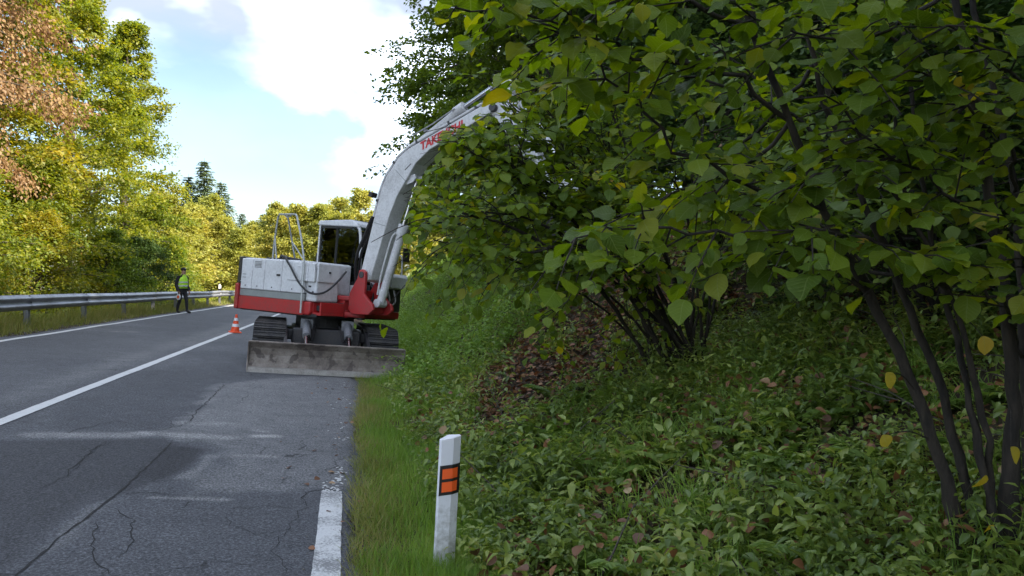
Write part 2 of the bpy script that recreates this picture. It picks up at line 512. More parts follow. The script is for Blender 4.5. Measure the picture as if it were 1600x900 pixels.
# ---------------------------------------------------------------- the lie of the land
_lat = np.random.default_rng(77).random((256, 256))
def vnoise(x, y, s=1.0, o=0):
    x = np.asarray(x, float) * s + 37.3 + o * 11.7
    y = np.asarray(y, float) * s + 91.1 + o * 5.3
    i, j = np.floor(x).astype(int), np.floor(y).astype(int)
    fx, fy = x - i, y - j
    fx, fy = fx * fx * (3 - 2 * fx), fy * fy * (3 - 2 * fy)
    g = lambda a, b: _lat[a % 256, b % 256]
    return (g(i, j) * (1 - fx) + g(i + 1, j) * fx) * (1 - fy) + (g(i, j + 1) * (1 - fx) + g(i + 1, j + 1) * fx) * fy - 0.5

def sstep(a, b, x):
    t = np.clip((np.asarray(x, float) - a) / (b - a), 0, 1)
    return t * t * (3 - 2 * t)

def bend(Y):
    """sideways shift of the road: straight, then swinging right far off"""
    return np.maximum(np.asarray(Y, float) - 62, 0) ** 2 / 260.0

def earth(x, Y):
    """1 where the bank is bare soil under fallen leaves"""
    a = R(-38)
    dx, dy = np.asarray(x, float) - 3.5, np.asarray(Y, float) - 10.9
    p = (dx * math.cos(a) - dy * math.sin(a)) / 3.2
    q = (dx * math.sin(a) + dy * math.cos(a)) / 1.65
    return sstep(1.40, 0.50, np.sqrt(p * p + q * q) + 0.6 * vnoise(x, Y, 1.3, 3) + 0.4 * vnoise(x, Y, 3.7, 4))

def ground(X, Y):
    X, Y = np.asarray(X, float), np.asarray(Y, float)
    x = X - np.where(Y > 62, np.minimum(bend(Y), 400), 0)
    zr = -CROSS * np.clip(x, -7.3, 0.3) - 0.03
    left = np.clip(-7.3 - x, 0, None)
    zl = -np.minimum(left * 0.30, 1.3 + left * 0.02)
    s = 0.34 + 0.36 * sstep(8.0, 12.5, Y)
    b = np.clip(x - 1.15 + 0.25 * vnoise(0 * Y, Y, 0.5), 0, None)
    zb = s * (np.sqrt(b * b + 0.09) - 0.3)
    zb = np.where(zb > 3.2, 3.2 + (zb - 3.2) * 0.45, zb)
    zb = np.minimum(zb, 9.0)
    off = np.clip((np.abs(x + 3.5) - 3.7) / 1.0, 0, 1)
    nz = off * (0.10 * vnoise(X, Y, 0.9) + 0.05 * vnoise(X, Y, 3.1, 1)) + 0.22 * earth(x, Y) * (vnoise(X, Y, 1.7, 5) + 0.35)
    nz = nz + np.clip(left - 1, 0, 3) / 3 * 0.8 * vnoise(X, Y, 0.2, 2)
    return zr + zl + zb - 0.05 * np.clip((x - 0.2) / 0.5, 0, 1) + nz

def grid(xs, ys, zf):
    X, Y = np.meshgrid(xs, ys)
    V = np.stack([X, Y, zf(X, Y)], -1).reshape(-1, 3)
    nx, ny = len(xs), len(ys)
    i = (np.arange(ny - 1)[:, None] * nx + np.arange(nx - 1)[None]).ravel()
    return V, np.stack([i, i + 1, i + nx + 1, i + nx], -1)

ar = np.arange
tx = np.concatenate([[-900, -500, -250, -120, -70, -45], ar(-32, -8, 0.8), ar(-8, 0, 0.4), ar(0, 7, 0.12), ar(7, 36, 0.8), [45, 70, 120, 250, 500, 900]])
ty = np.concatenate([[-300, -120, -60], ar(-30, 0, 2), ar(0, 16, 0.16), ar(16, 110, 1.2), [120, 150, 200, 300, 500, 900, 1600]])
V, F = grid(tx, ty, ground)
tag(link('ground', mesh_np('ground', V, F, M['soil'], smooth=True)), kind='structure')

# road sheet with its stains, worn strips and darker repairs carried as a tone per point
def blob(x, y, p0, p1, w, amp, rough=0.5, sc=1.6, o=0):
    """a smear along the segment p0-p1 (road points) of half width w"""
    p0, p1 = np.array(p0), np.array(p1)
    d = p1 - p0
    l2 = max((d * d).sum(), 1e-6)
    t = np.clip(((x - p0[0]) * d[0] + (y - p0[1]) * d[1]) / l2, 0, 1)
    r = np.hypot(x - p0[0] - t * d[0], y - p0[1] - t * d[1]) / w
    r = r + rough * (vnoise(x, y, sc, o) + 0.5 * vnoise(x, y, sc * 3, o + 1))
    return amp * sstep(1.25, 0.35, r)

def inpoly(x, y, poly, soft, o=0):
    """1 inside a road polygon, fading over soft metres with a ragged edge"""
    poly = np.array(poly)
    d = np.full(x.shape, 1e9)
    ins = np.zeros(x.shape, bool)
    n = len(poly)
    for i in range(n):
        a, b_ = poly[i], poly[(i + 1) % n]
        e = b_ - a
        t = np.clip(((x - a[0]) * e[0] + (y - a[1]) * e[1]) / max((e * e).sum(), 1e-9), 0, 1)
        d = np.minimum(d, np.hypot(x - a[0] - t * e[0], y - a[1] - t * e[1]))
        c = ((a[1] > y) != (b_[1] > y)) & (x < e[0] * (y - a[1]) / (e[1] if abs(e[1]) > 1e-9 else 1e-9) + a[0])
        ins ^= c
    sd = np.where(ins, d, -d) + soft * 1.6 * (vnoise(x, y, 2.4, o) + 0.6 * vnoise(x, y, 7.0, o + 2))
    return sstep(-soft, soft, sd)

rx = np.concatenate([ar(-6.55, 0.0, 0.05), np.linspace(0.0, 1.0, 7)])
ry = np.concatenate([ar(-12, 2.4, 1.2), ar(2.4, 16, 0.05), ar(16, 30, 0.25), ar(30, 130, 2.0)])
X0, Y0 = np.meshgrid(rx, ry)
redge = 0.05 + 0.20 * np.clip((Y0 - 4) / 9, 0, 1) + 0.12 * vnoise(0 * Y0, Y0, 1.1, 4) + 0.10 * vnoise(0 * Y0, Y0, 4.0, 6) + 0.05 * vnoise(0 * Y0, Y0, 13.0, 7)
x0 = np.where(X0 > 0, X0 * np.maximum(redge, 0.01), X0)
x0 = np.where(X0 < -6.5, x0 + 0.12 * vnoise(0 * Y0, Y0, 0.8, 8), x0)
zz = -CROSS * x0 + 0.012 * vnoise(x0, Y0, 0.6, 9) - 0.03 * sstep(0.0, 1.0, X0)
V = np.stack([x0 + bend(Y0), Y0, zz], -1).reshape(-1, 3)
_, F = grid(rx, ry, lambda a, b_: a * 0)
g = lambda *p: [G(u, v) for u, v in p]
tn = np.zeros(x0.shape)
tn -= 0.62 * inpoly(x0, Y0, g((-260, 700), (0, 690), (120, 687), (250, 688), (318, 702), (290, 735), (195, 770), (120, 800), (60, 850), (-40, 905), (-420, 905)), 0.055, 11)
tn -= 0.5 * inpoly(x0, Y0, g((215, 745), (262, 697), (320, 703), (300, 730), (250, 760)), 0.07, 13)
tn -= 0.22 * inpoly(x0, Y0, g((95, 640), (205, 590), (330, 560), (410, 592), (330, 600), (300, 640), (250, 665), (110, 665)), 0.16, 15)
tn += 0.30 * inpoly(x0, Y0, g((330, 600), (550, 580), (560, 650), (540, 760), (300, 770), (330, 730), (330, 690), (250, 690), (300, 655)), 0.12, 17)
for a, b_, w, amp, o in [((60, 681), (225, 680), 0.16, 0.42, 1), ((225, 677), (350, 684), 0.13, 0.40, 2), ((290, 661), (355, 664), 0.16, 0.22, 3),
                         ((402, 682), (430, 682), 0.09, 0.75, 4), ((395, 672), (420, 676), 0.04, 0.55, 5), ((370, 712), (425, 713), 0.06, 0.42, 6),
                         ((240, 776), (350, 780), 0.05, 0.62, 7), ((285, 745), (325, 712), 0.10, 0.40, 8), ((70, 850), (165, 770), 0.13, 0.22, 9),
                         ((310, 632), (330, 625), 0.10, 0.3, 14), ((180, 518), (216, 519), 0.10, 0.30, 10), ((300, 540), (420, 496), 0.22, 0.16, 12)]:
    p, q = G(*a), G(*b_)
    tn += blob(x0, Y0, p, q, w, amp, 0.7, 2.5, o)
tn += 0.16 * np.exp(-((x0 + 3.65) / 0.25) ** 2)
tn += 0.10 * vnoise(x0, Y0 * 0.12, 1.2, 20) + 0.12 * vnoise(x0, Y0, 0.7, 21)
tn -= 0.20 * np.exp(-((x0 + 1.55) / 0.35) ** 2) * sstep(12, 20, Y0)
road = link('road', mesh_np('road', V, F, M['asphalt'], smooth=True, attrs={'tone': tn.ravel()}))
tag(road, 'grey patched and cracked asphalt road running into the forest', kind='structure')

def strip(name, xa, xb, ya, yb, mat, step=0.5, lift=0.005, jit=0.004, parent=None):
    ys = np.concatenate([ar(ya, yb, step), [yb]])
    j = lambda o: jit * 2 * (vnoise(0 * ys, ys, 3, o) + vnoise(0 * ys, ys, 11, o + 1))
    a = np.stack([xa + bend(ys) + j(30), ys, -CROSS * (xa + 0 * ys) + 0.012 * vnoise(xa + 0 * ys, ys, 0.6, 9) + lift + 0.003], -1)
    b2 = np.stack([xb + bend(ys) + j(33), ys, -CROSS * (xb + 0 * ys) + 0.012 * vnoise(xb + 0 * ys, ys, 0.6, 9) + lift + 0.003], -1)
    V = np.concatenate([a, b2])
    n = len(ys)
    i = ar(n - 1)
    return link(name, mesh_np(name, V, np.stack([i, i + n, i + n + 1, i + 1], -1), mat), parent)

tag(strip('centre_line', -3.235, -3.105, -10, 120, M['line'], 0.1), 'solid white line painted along the middle of the road', kind='structure')
tag(strip('far_edge_line', -6.31, -6.19, -10, 120, M['line'], 0.2), 'white line painted along the guardrail side of the road', kind='structure')
el = strip('near_edge_line', -0.180, -0.028, -6, 6.1, M['line_worn'], 0.06, jit=0.0025)
tag(el, 'wide worn white edge line beside the grass verge', kind='structure')
# the last flakes of that line where it has worn off
rg = np.random.default_rng(5)
Vs, Fs, base = [], [], 0
for k in range(85):
    if k < 60:
        y = 6.08 + abs(rg.normal(0, 0.38)); x = rg.uniform(-0.175, -0.035) if y < 6.35 else rg.normal(-0.055, 0.03)
    else:
        y = rg.choice([8.3, 8.9, 10.6, 11.3, 12.9]) + rg.normal(0, 0.22); x = rg.normal(-0.05, 0.07)
    n = 6
    a = np.sort(rg.uniform(0, 2 * math.pi, n))
    r = rg.uniform(0.006, 0.022, n)
    xx, yy = x + r * np.cos(a), y + 1.5 * r * np.sin(a)
    Vs.append(np.stack([xx, yy, -CROSS * xx + 0.012 * vnoise(xx, yy, 0.6, 9) + 0.007], -1))
    Fs.append(np.arange(n)[None] + base)
    base += n
tag(link('paint_flakes', mesh_np('paint_flakes', np.concatenate(Vs), np.concatenate(Fs), M['line'])), 'scattered white paint flakes left from the worn edge line', kind='stuff')

# open cracks and the long joint in the asphalt
def crack(px, w, seed, jit):
    rr = np.random.default_rng(seed)
    pts = np.array([G(*p) for p in px])
    out = []
    for a, b_ in zip(pts[:-1], pts[1:]):
        n = max(2, int(np.hypot(*(b_ - a)) / 0.07))
        t = np.linspace(0, 1, n, endpoint=False)[:, None]
        out.append(a + (b_ - a) * t)
    q = np.concatenate(out + [pts[-1:]])
    q[1:-1] += rr.normal(0, jit, (len(q) - 2, 2))
    d = norm(np.gradient(q, axis=0))
    nn = np.stack([-d[:, 1], d[:, 0]], -1)
    ww = (w * rr.uniform(0.35, 1.25, len(q)))[:, None]
    ww[0] *= 0.2; ww[-1] *= 0.2
    xy = np.concatenate([q + nn * ww, q - nn * ww])
    z = -CROSS * xy[:, 0] + 0.012 * vnoise(xy[:, 0], xy[:, 1], 0.6, 9) + 0.0035
    n = len(q)
    i = ar(n - 1)
    return np.concatenate([xy, z[:, None]], 1), np.stack([i, i + n, i + n + 1, i + 1], -1)

cl = [([(20, 905), (90, 842), (182, 772), (232, 728), (268, 692)], 0.010, 0.006), ([(66, 763), (100, 745), (145, 705), (170, 690)], 0.006, 0.022),
      ([(115, 735), (150, 700), (178, 690)], 0.004, 0.02), ([(187, 770), (240, 769), (290, 775)], 0.006, 0.012), ([(175, 792), (205, 812), (203, 845), (186, 870)], 0.005, 0.02),
      ([(150, 812), (140, 850), (170, 898)], 0.005, 0.02), ([(295, 660), (310, 640), (328, 625), (350, 602), (382, 603)], 0.008, 0.02), ([(100, 678), (180, 658), (250, 673), (300, 660)], 0.005, 0.025),
      ([(470, 795), (478, 770), (505, 766), (545, 765)], 0.005, 0.02), ([(355, 795), (420, 790), (470, 795)], 0.004, 0.02), ([(350, 805), (362, 820), (400, 835), (470, 825)], 0.003, 0.02),
      ([(515, 717), (560, 715)], 0.005, 0.01), ([(440, 655), (520, 648)], 0.003, 0.015), ([(250, 892), (330, 880), (400, 885)], 0.004, 0.03), ([(440, 640), (500, 632)], 0.003, 0.01),
      ([(255, 720), (290, 700), (296, 690)], 0.003, 0.02), ([(275, 800), (300, 780), (320, 772)], 0.003, 0.02), ([(490, 790), (470, 800), (430, 860), (445, 900)], 0.003, 0.03)]
Vs, Fs, base = [], [], 0
for k, (px, w, j) in enumerate(cl):
    v_, f_ = crack(px, w * 0.8, 100 + k, j * 0.6)
    Vs.append(v_); Fs.append(f_ + base); base += len(v_)
tag(link('road_cracks', mesh_np('road_cracks', np.concatenate(Vs), np.concatenate(Fs), M['crack'])), 'dark cracks and a long open joint in the asphalt', kind='stuff')

# loose grit along the ragged edges of the asphalt
rg = np.random.default_rng(15)
OCT = (np.array([(1, 0, 0), (-1, 0, 0), (0, 1, 0), (0, -1, 0), (0, 0, 0.8), (0, 0, -0.8)], float), np.array([(0, 2, 4), (2, 1, 4), (1, 3, 4), (3, 0, 4), (2, 0, 5), (1, 2, 5), (3, 1, 5), (0, 3, 5)]))
n = 2600
ys = np.concatenate([2.6 + 12 * rg.random(1700) ** 1.4, 14 + 40 * rg.random(n - 1700)])
xs = np.where(np.arange(n) < 1700, 0.05 + 0.20 * np.clip((ys - 4) / 9, 0, 1) + rg.normal(-0.02, 0.07, n) - 0.25 * (rg.random(n) < 0.12) * rg.random(n), -6.5 - np.abs(rg.normal(0, 0.2, n)))
pos = np.stack([xs, ys, -CROSS * xs + 0.004], -1)
sz = np.where(np.arange(n) < 1700, 1.0, 2.4) * rg.uniform(0.002, 0.008, n)
V, F, _ = scatter(OCT[0], OCT[1], pos, rg.normal(size=(n, 3)), rg.normal(size=(n, 3)), np.stack([sz, sz * rg.uniform(0.6, 1.4, n), sz * rg.uniform(0.6, 1.2, n)], -1))
tag(link('edge_grit', mesh_np('edge_grit', V, F, simple('grit', (0.16, 0.15, 0.135), 0.9, dirt=0.6, scale=9))), 'loose grey grit along the ragged asphalt edges', kind='stuff')

# ---------------------------------------------------------------- mesh builder for made things
class MB:
    def __init__(s): s.bm = bmesh.new()
    def box(s, c, d, M4=None):
        r = bmesh.ops.create_cube(s.bm, size=1)
        for v in r['verts']:
            v.co = Vector((v.co.x * d[0], v.co.y * d[1], v.co.z * d[2]))
            if M4: v.co = M4 @ v.co
            v.co += Vector(c)
        return s
    def span(s, x0, x1, y0, y1, z0, z1):
        return s.box(((x0 + x1) / 2, (y0 + y1) / 2, (z0 + z1) / 2), (abs(x1 - x0), abs(y1 - y0), abs(z1 - z0)))
    def prism(s, pts, a, b, axis='y'):
        """polygon pts extruded from a to b along an axis (x: pts=(y,z), y: pts=(x,z), z: pts=(x,y))"""
        f = {'x': lambda p, t: (t, p[0], p[1]), 'y': lambda p, t: (p[0], t, p[1]), 'z': lambda p, t: (p[0], p[1], t)}[axis]
        A = [s.bm.verts.new(f(p, a)) for p in pts]
        B = [s.bm.verts.new(f(p, b)) for p in pts]
        n = len(pts)
        s.bm.faces.new(A); s.bm.faces.new(B[::-1])
        for i in range(n): s.bm.faces.new((A[i], B[i], B[(i + 1) % n], A[(i + 1) % n]))
        return s
    def cyl(s, p0, p1, r, r1=None, n=16):
        p0, p1 = Vector(p0), Vector(p1)
        d = p1 - p0
        q = d.to_track_quat('Z', 'Y').to_matrix().to_4x4()
        rr = bmesh.ops.create_cone(s.bm, cap_ends=True, segments=n, radius1=r, radius2=r if r1 is None else r1, depth=d.length)
        for v in rr['verts']: v.co = q @ v.co + (p0 + p1) / 2
        return s
    def tube(s, pts, r, ns=8, sub=0):
        pts = np.array(pts, float)
        if sub:
            pts = smooth_line(pts, sub)
        V, F = tubes([(pts, np.full(len(pts), r))], ns)
        vs = [s.bm.verts.new(v) for v in V]
        for f in F: s.bm.faces.new([vs[i] for i in f])
        s.bm.faces.new(vs[:ns][::-1]); s.bm.faces.new(vs[-ns:])
        return s
    def sphere(s, c, r, sc=(1, 1, 1), u=16, v=10):
        rr = bmesh.ops.create_uvsphere(s.bm, u_segments=u, v_segments=v, radius=r)
        for q in rr['verts']: q.co = Vector((q.co.x * sc[0], q.co.y * sc[1], q.co.z * sc[2])) + Vector(c)
        return s
    def build(s, name, mat, parent=None, Mx=None, bevel=0.0, seg=2, smooth=False):
        bmesh.ops.recalc_face_normals(s.bm, faces=s.bm.faces)
        me = bpy.data.meshes.new(name)
        s.bm.to_mesh(me); s.bm.free()
        for m in (mat if isinstance(mat, (list, tuple)) else [mat]): me.materials.append(m)
        if smooth:
            me.polygons.foreach_set('use_smooth', np.ones(len(me.polygons), dtype=bool))
            me.set_sharp_from_angle(angle=R(40))
        o = link(name, me, parent, Mx)
        if bevel:
            b = o.modifiers.new('bevel', 'BEVEL')
            b.width = bevel; b.segments = seg; b.limit_method = 'ANGLE'; b.angle_limit = R(35)
        return o

def smooth_line(pts, sub=6):
    """Catmull-Rom through the points"""
    p = np.vstack([2 * pts[0] - pts[1], pts, 2 * pts[-1] - pts[-2]])
    out = []
    for i in range(1, len(p) - 2):
        for t in np.linspace(0, 1, sub, endpoint=False):
            a, b, c, d = p[i - 1], p[i], p[i + 1], p[i + 2]
            out.append(0.5 * (2 * b + (c - a) * t + (2 * a - 5 * b + 4 * c - d) * t * t + (3 * b - a - 3 * c + d) * t ** 3))
    return np.array(out + [pts[-1]])

# ---------------------------------------------------------------- the excavator
EX = (-0.47, 16.05)
A_YAW = 4.0
root = empty('excavator')
root.matrix_world = (Matrix.Translation((EX[0], EX[1], -CROSS * EX[0] + 0.004)) @ Matrix.Rotation(0.080, 4, 'Y')
                     @ Matrix.Rotation(R(-90 + A_YAW), 4, 'Z'))
tag(root, 'white and red crawler excavator with dozer blade, standing on the road', 'excavator')
SLEW = Matrix.Rotation(R(-46 + 90 - A_YAW), 4, 'Z')

# undercarriage
MB().span(-1.0, 1.0, -0.62, 0.62, 0.40, 0.74).span(-0.6, 0.75, -0.75, 0.75, 0.5, 0.70).build('undercarriage_frame', M['dark_steel'], root, bevel=0.03)
MB().cyl((0, 0, 0.74), (0, 0, 0.99), 0.56, n=32).build('slew_ring', M['black'], root)
pad = MB().box((0, 0, 0), (0.136, 0.56, 0.035)).box((0.035, 0, 0.028), (0.03, 0.54, 0.035)).box((-0.04, 0, 0.022), (0.025, 0.54, 0.02)).build('tread_pad', M['rubber'], None, bevel=0.006, seg=1)
pad_mesh = pad.data
bpy.data.objects.remove(pad)
RT, HX, ZC = 0.355, 1.08, 0.425
per = 4 * HX + 2 * math.pi * RT
npad = 44
for s in (-1, 1):
    yc = s * 1.01
    fr = MB()
    prof = [(-HX, ZC - 0.30), (HX, ZC - 0.30)] + [(HX + 0.30 * math.sin(a), ZC - 0.30 * math.cos(a)) for a in np.linspace(0.2, math.pi - 0.2, 8)] + [(HX, ZC + 0.30), (-HX, ZC + 0.30)] + [(-HX - 0.30 * math.sin(a), ZC + 0.30 * math.cos(a)) for a in np.linspace(0.2, math.pi - 0.2, 8)]
    fr.prism(prof, yc - 0.16, yc + 0.16)
    tr = fr.build('track', M['dark_steel'], root, bevel=0.01, seg=1)
    for k in range(npad):
        d = k / npad * per
        if d < 2 * HX: p, ang = (-HX + d, ZC + RT), 0.0
        elif d < 2 * HX + math.pi * RT:
            a = (d - 2 * HX) / RT
            p, ang = (HX + RT * math.sin(a), ZC + RT * math.cos(a)), a
        elif d < 4 * HX + math.pi * RT: p, ang = (HX - (d - 2 * HX - math.pi * RT), ZC - RT), math.pi
        else:
            a = (d - 4 * HX - math.pi * RT) / RT
            p, ang = (-HX - RT * math.sin(a), ZC - RT * math.cos(a)), math.pi + a
        link('tread_pad', pad_mesh, tr, Matrix.Translation((p[0], yc, p[1])) @ Matrix.Rotation(ang, 4, 'Y'))
    for x in (-HX, HX):
        MB().cyl((x, yc - 0.2, ZC), (x, yc + 0.2, ZC), 0.27, n=24).build('idler_wheel', M['dark_steel'], tr, bevel=0.01)
    MB().cyl((-HX, yc + s * 0.2, ZC), (-HX, yc + s * 0.245, ZC), 0.15, n=16).build('sprocket_hub', M['black'], tr, bevel=0.01)

# dozer blade
prof = [(2.02, 0.02), (2.10, 0.03), (2.05, 0.16), (2.03, 0.30), (2.05, 0.42), (2.11, 0.505), (2.05, 0.52), (1.985, 0.43), (1.965, 0.30), (1.98, 0.14)]
bl = MB().prism(prof, -1.315, 1.315)
for y in (-1.315, 1.315): bl.prism([(1.93, 0.03), (2.14, 0.03), (2.10, 0.20), (2.13, 0.52), (1.96, 0.52)], y - 0.012, y + 0.012)
blade = bl.build('dozer_blade', M['blade'], root, bevel=0.008)
MB().prism([(2.045, 0.0), (2.125, 0.0), (2.115, 0.085), (2.065, 0.10)], -1.318, 1.318).build('cutting_edge', simple('worn_edge', (0.36, 0.34, 0.31), 0.5, 0.4, dirt=0.6, scale=8), blade, bevel=0.005)
MB().span(1.955, 2.125, -1.32, 1.32, 0.508, 0.530).build('top_lip', M['blade'], blade, bevel=0.006)
for s in (-1, 1):
    MB().prism([(0.85, 0.30), (0.85, 0.50), (1.98, 0.40), (1.98, 0.22)], s * 0.50 - 0.07, s * 0.50 + 0.07).prism([(0.95, 0.62), (0.9, 0.74), (1.05, 0.72), (1.98, 0.40), (1.98, 0.28)], s * 0.73 - 0.03, s * 0.73 + 0.03).build('push_arm', M['dark_steel'], root, bevel=0.015)
    cy = MB().cyl((0.92, s * 0.37, 0.84), (1.45, s * 0.37, 0.62), 0.075, n=16).cyl((0.88, s * 0.37 - 0.11, 0.85), (0.88, s * 0.37 + 0.11, 0.85), 0.07).box((0.9, s * 0.37, 0.80), (0.16, 0.22, 0.22)).build('blade_cylinder', M['post_steel'], root, smooth=True)
    MB().cyl((1.45, s * 0.37, 0.62), (1.93, s * 0.37, 0.42), 0.045, n=12).build('piston_rod', M['chrome'], cy, smooth=True)
    for e in (-0.095, 0.095): MB().prism([(1.78, 0.32), (1.99, 0.32), (1.99, 0.50), (1.9, 0.50)], s * 0.37 + e - 0.015, s * 0.37 + e + 0.015).build('cylinder_bracket', M['dark_steel'], cy, bevel=0.005)
    MB().tube([(0.8, s * 0.2, 0.8), (1.1, s * 0.22, 0.78), (1.4, s * 0.28, 0.55), (1.55, s * 0.34, 0.66)], 0.016, 6, 5).build('hydraulic_hose', M['hose'], root, smooth=True)

# upper structure, in coordinates with x forward and y to the operator's left
def outline(e=0.0, x1=0.62, y0=-1.10, y1=1.10, xr=-1.62, rc=0.42):
    y0 -= e; y1 += e; xr -= e
    pts = [(x1, y0)]
    for a in np.linspace(0, 1, 8): pts.append((xr + rc - rc * math.sin(a * math.pi / 2), y0 + rc - rc * math.cos(a * math.pi / 2)))
    pts.append((xr - 0.05, 0))
    for a in np.linspace(1, 0, 8): pts.append((xr + rc - rc * math.sin(a * math.pi / 2), y1 - rc + rc * math.cos(a * math.pi / 2)))
    pts.append((x1, y1))
    return pts
def clipx(pts, lo, hi):
    """the part of an outline polygon with lo <= x <= hi (convex enough for this)"""
    for sgn, lim in ((1, lo), (-1, hi)):
        out = []
        for i, a in enumerate(pts):
            b = pts[(i + 1) % len(pts)]
            ia, ib = sgn * (a[0] - lim) >= 0, sgn * (b[0] - lim) >= 0
            if ia: out.append(a)
            if ia != ib:
                t = (lim - a[0]) / (b[0] - a[0])
                out.append((lim, a[1] + t * (b[1] - a[1])))
        pts = out
    return pts
MB().prism(outline(-0.05, 0.9), 0.96, 1.03, 'z').build('deck_plate', M['black'], root, SLEW, 0.01)
MB().prism(clipx(outline(0.0), -1.30, 0.58), 0.985, 1.235, 'z').build('lower_skirt', M['red'], root, SLEW, 0.03)
MB().prism(clipx(outline(-0.012), -1.40, 0.58), 1.237, 1.37, 'z').build('grey_band', M['greyband'], root, SLEW, 0.012)
MB().prism(clipx(outline(0.035), -2.0, -1.30), 0.97, 1.47, 'z').build('counterweight', M['red'], root, SLEW, 0.05, 3)
MB().prism(clipx(outline(0.010), -2.0, -1.27), 1.472, 2.00, 'z').build('rear_cover', M['black'], root, SLEW, 0.05, 3)
hood = MB().prism(clipx(outline(-0.018), -1.27, -0.53), 1.372, 1.98, 'z').build('engine_hood', M['white'], root, SLEW, 0.05, 3)
MB().span(-0.525, 0.58, -1.082, 0.05, 1.372, 1.98).build('tank_cover', M['white'], root, SLEW, 0.05, 3)
hx = [-1.262, -0.93, -0.565, -0.07, 0.578]
for a, b in zip(hx[:-1], hx[1:]):
    MB().span(a + 0.006, b - 0.006, -1.108, -1.06, 1.375, 1.965).build('hood_panel', M['white'], hood, None, 0.018, 3)
MB().span(-1.26, 0.57, -1.112, -1.106, 1.515, 1.523).build('trim_strip', M['stripe'], hood)
for z in (1.60, 1.66): MB().span(-1.20, -1.10, -1.113, -1.105, z - 0.008, z).build('vent_slot', M['black'], hood)
MB().span(-1.0, -0.55, -0.75, -0.15, 1.975, 2.02).build('air_intake', M['black'], hood, None, 0.015)
MB().cyl((-0.95, 0.55, 2.0), (-0.95, 0.55, 2.22), 0.055).build('exhaust_pipe', M['dark_steel'], hood, smooth=True)
# toolbox and tank at the front right
tb = MB().span(0.588, 0.86, -1.07, -0.52, 1.24, 1.92).build('toolbox', M['white'], root, SLEW, 0.04, 3)
for a, b in ((0.10, 0.50), (0.508, 0.66), (0.668, 0.845)):
    MB().span(a, b, -1.125, -1.08, 1.60, 1.945).build('toolbox_panel', M['white'], tb, None, 0.015, 3)
MB().span(0.845, 0.885, -1.07, -0.53, 1.60, 1.945).build('toolbox_lid', M['white'], tb, None, 0.015, 3)
MB().cyl((0.83, -0.8, 1.79), (0.905, -0.8, 1.79), 0.02).build('lock', M['black'], tb)
MB().span(0.38, 0.46, -1.132, -1.11, 1.86, 1.885).build('latch', M['stripe'], tb, None, 0.004)
MB().span(0.66, 0.72, -1.08, -1.065, 1.50, 1.53).span(0.76, 0.80, -1.08, -1.065, 1.40, 1.43).build('hinge', M['black'], tb)
MB().prism([(0.585, 0.99), (0.74, 0.99), (0.78, 1.05), (0.78, 1.236), (0.585, 1.236)], -1.11, -0.55).build('step_box', M['red'], root, SLEW, 0.03)
MB().span(0.785, 1.0, -1.05, -0.48, 1.0, 1.05).span(0.96, 1.0, -1.05, -0.48, 1.05, 1.24).span(0.785, 0.80, -1.05, -0.48, 1.05, 1.22).build('step_frame', M['red'], root, SLEW, 0.012)
MB().span(0.80, 0.96, -0.98, -0.55, 1.08, 1.18).build('step_recess_shade', M['black'], root, SLEW, 0.01)  # solid black block standing for the shaded inside of the step opening
MB().prism([(0.1, -0.5), (1.0, -0.42), (1.0, 0.08), (0.95, 1.09), (0.1, 1.09)], 0.985, 1.125, 'z').build('front_deck', M['red'], root, SLEW, 0.02)
# swing bracket and swing post
PX, PY, PZ = 1.38, -0.20, 1.80                       # boom foot pin
sb = MB()
for z0, z1 in ((1.00, 1.09), (1.30, 1.39)):
    sb.prism([(0.78, -0.52), (1.02, -0.42), (1.24, -0.34), (1.30, -0.22), (1.24, -0.10), (1.02, 0.0), (0.78, 0.12)], z0, z1, 'z')
sb.span(0.76, 0.96, -0.46, 0.06, 1.09, 1.30)
sb.build('swing_bracket', M['red'], root, SLEW, 0.025)
MB().cyl((1.17, PY, 0.96), (1.17, PY, 1.44), 0.075, n=20).build('swing_pin', M['dark_steel'], root, SLEW, 0.01)
sp = MB().cyl((1.17, PY, 1.095), (1.17, PY, 1.295), 0.15, n=24).span(1.17, 1.56, PY - 0.19, PY + 0.19, 1.10, 1.29)
for y in (-0.25, 0.25):
    s_ = 1 if y > 0 else -1
    sp.prism([(1.10, 1.14), (1.10, 1.45), (PX - 0.10, PZ - 0.05), (PX - 0.08, PZ + 0.08), (PX, PZ + 0.11), (PX + 0.09, PZ + 0.06), (PX + 0.10, PZ - 0.06), (1.48, 1.45), (1.58, 1.36), (1.70, 1.28), (1.74, 1.18), (1.62, 1.08), (1.2, 1.06)], PY + y - 0.035 , PY + y + 0.035)
sp.span(1.13, 1.22, PY - 0.235, PY + 0.235, 1.30, 1.52)
sp.build('swing_post', M['red'], root, SLEW, 0.02)
MB().cyl((PX, PY - 0.30, PZ), (PX, PY + 0.30, PZ), 0.06).build('boom_foot_pin', M['dark_steel'], root, SLEW, 0.008)
sc = MB().cyl((0.25, -0.35, 1.2), (0.95, -0.42, 1.2), 0.07).build('swing_cylinder', M['dark_steel'], root, SLEW, smooth=True)

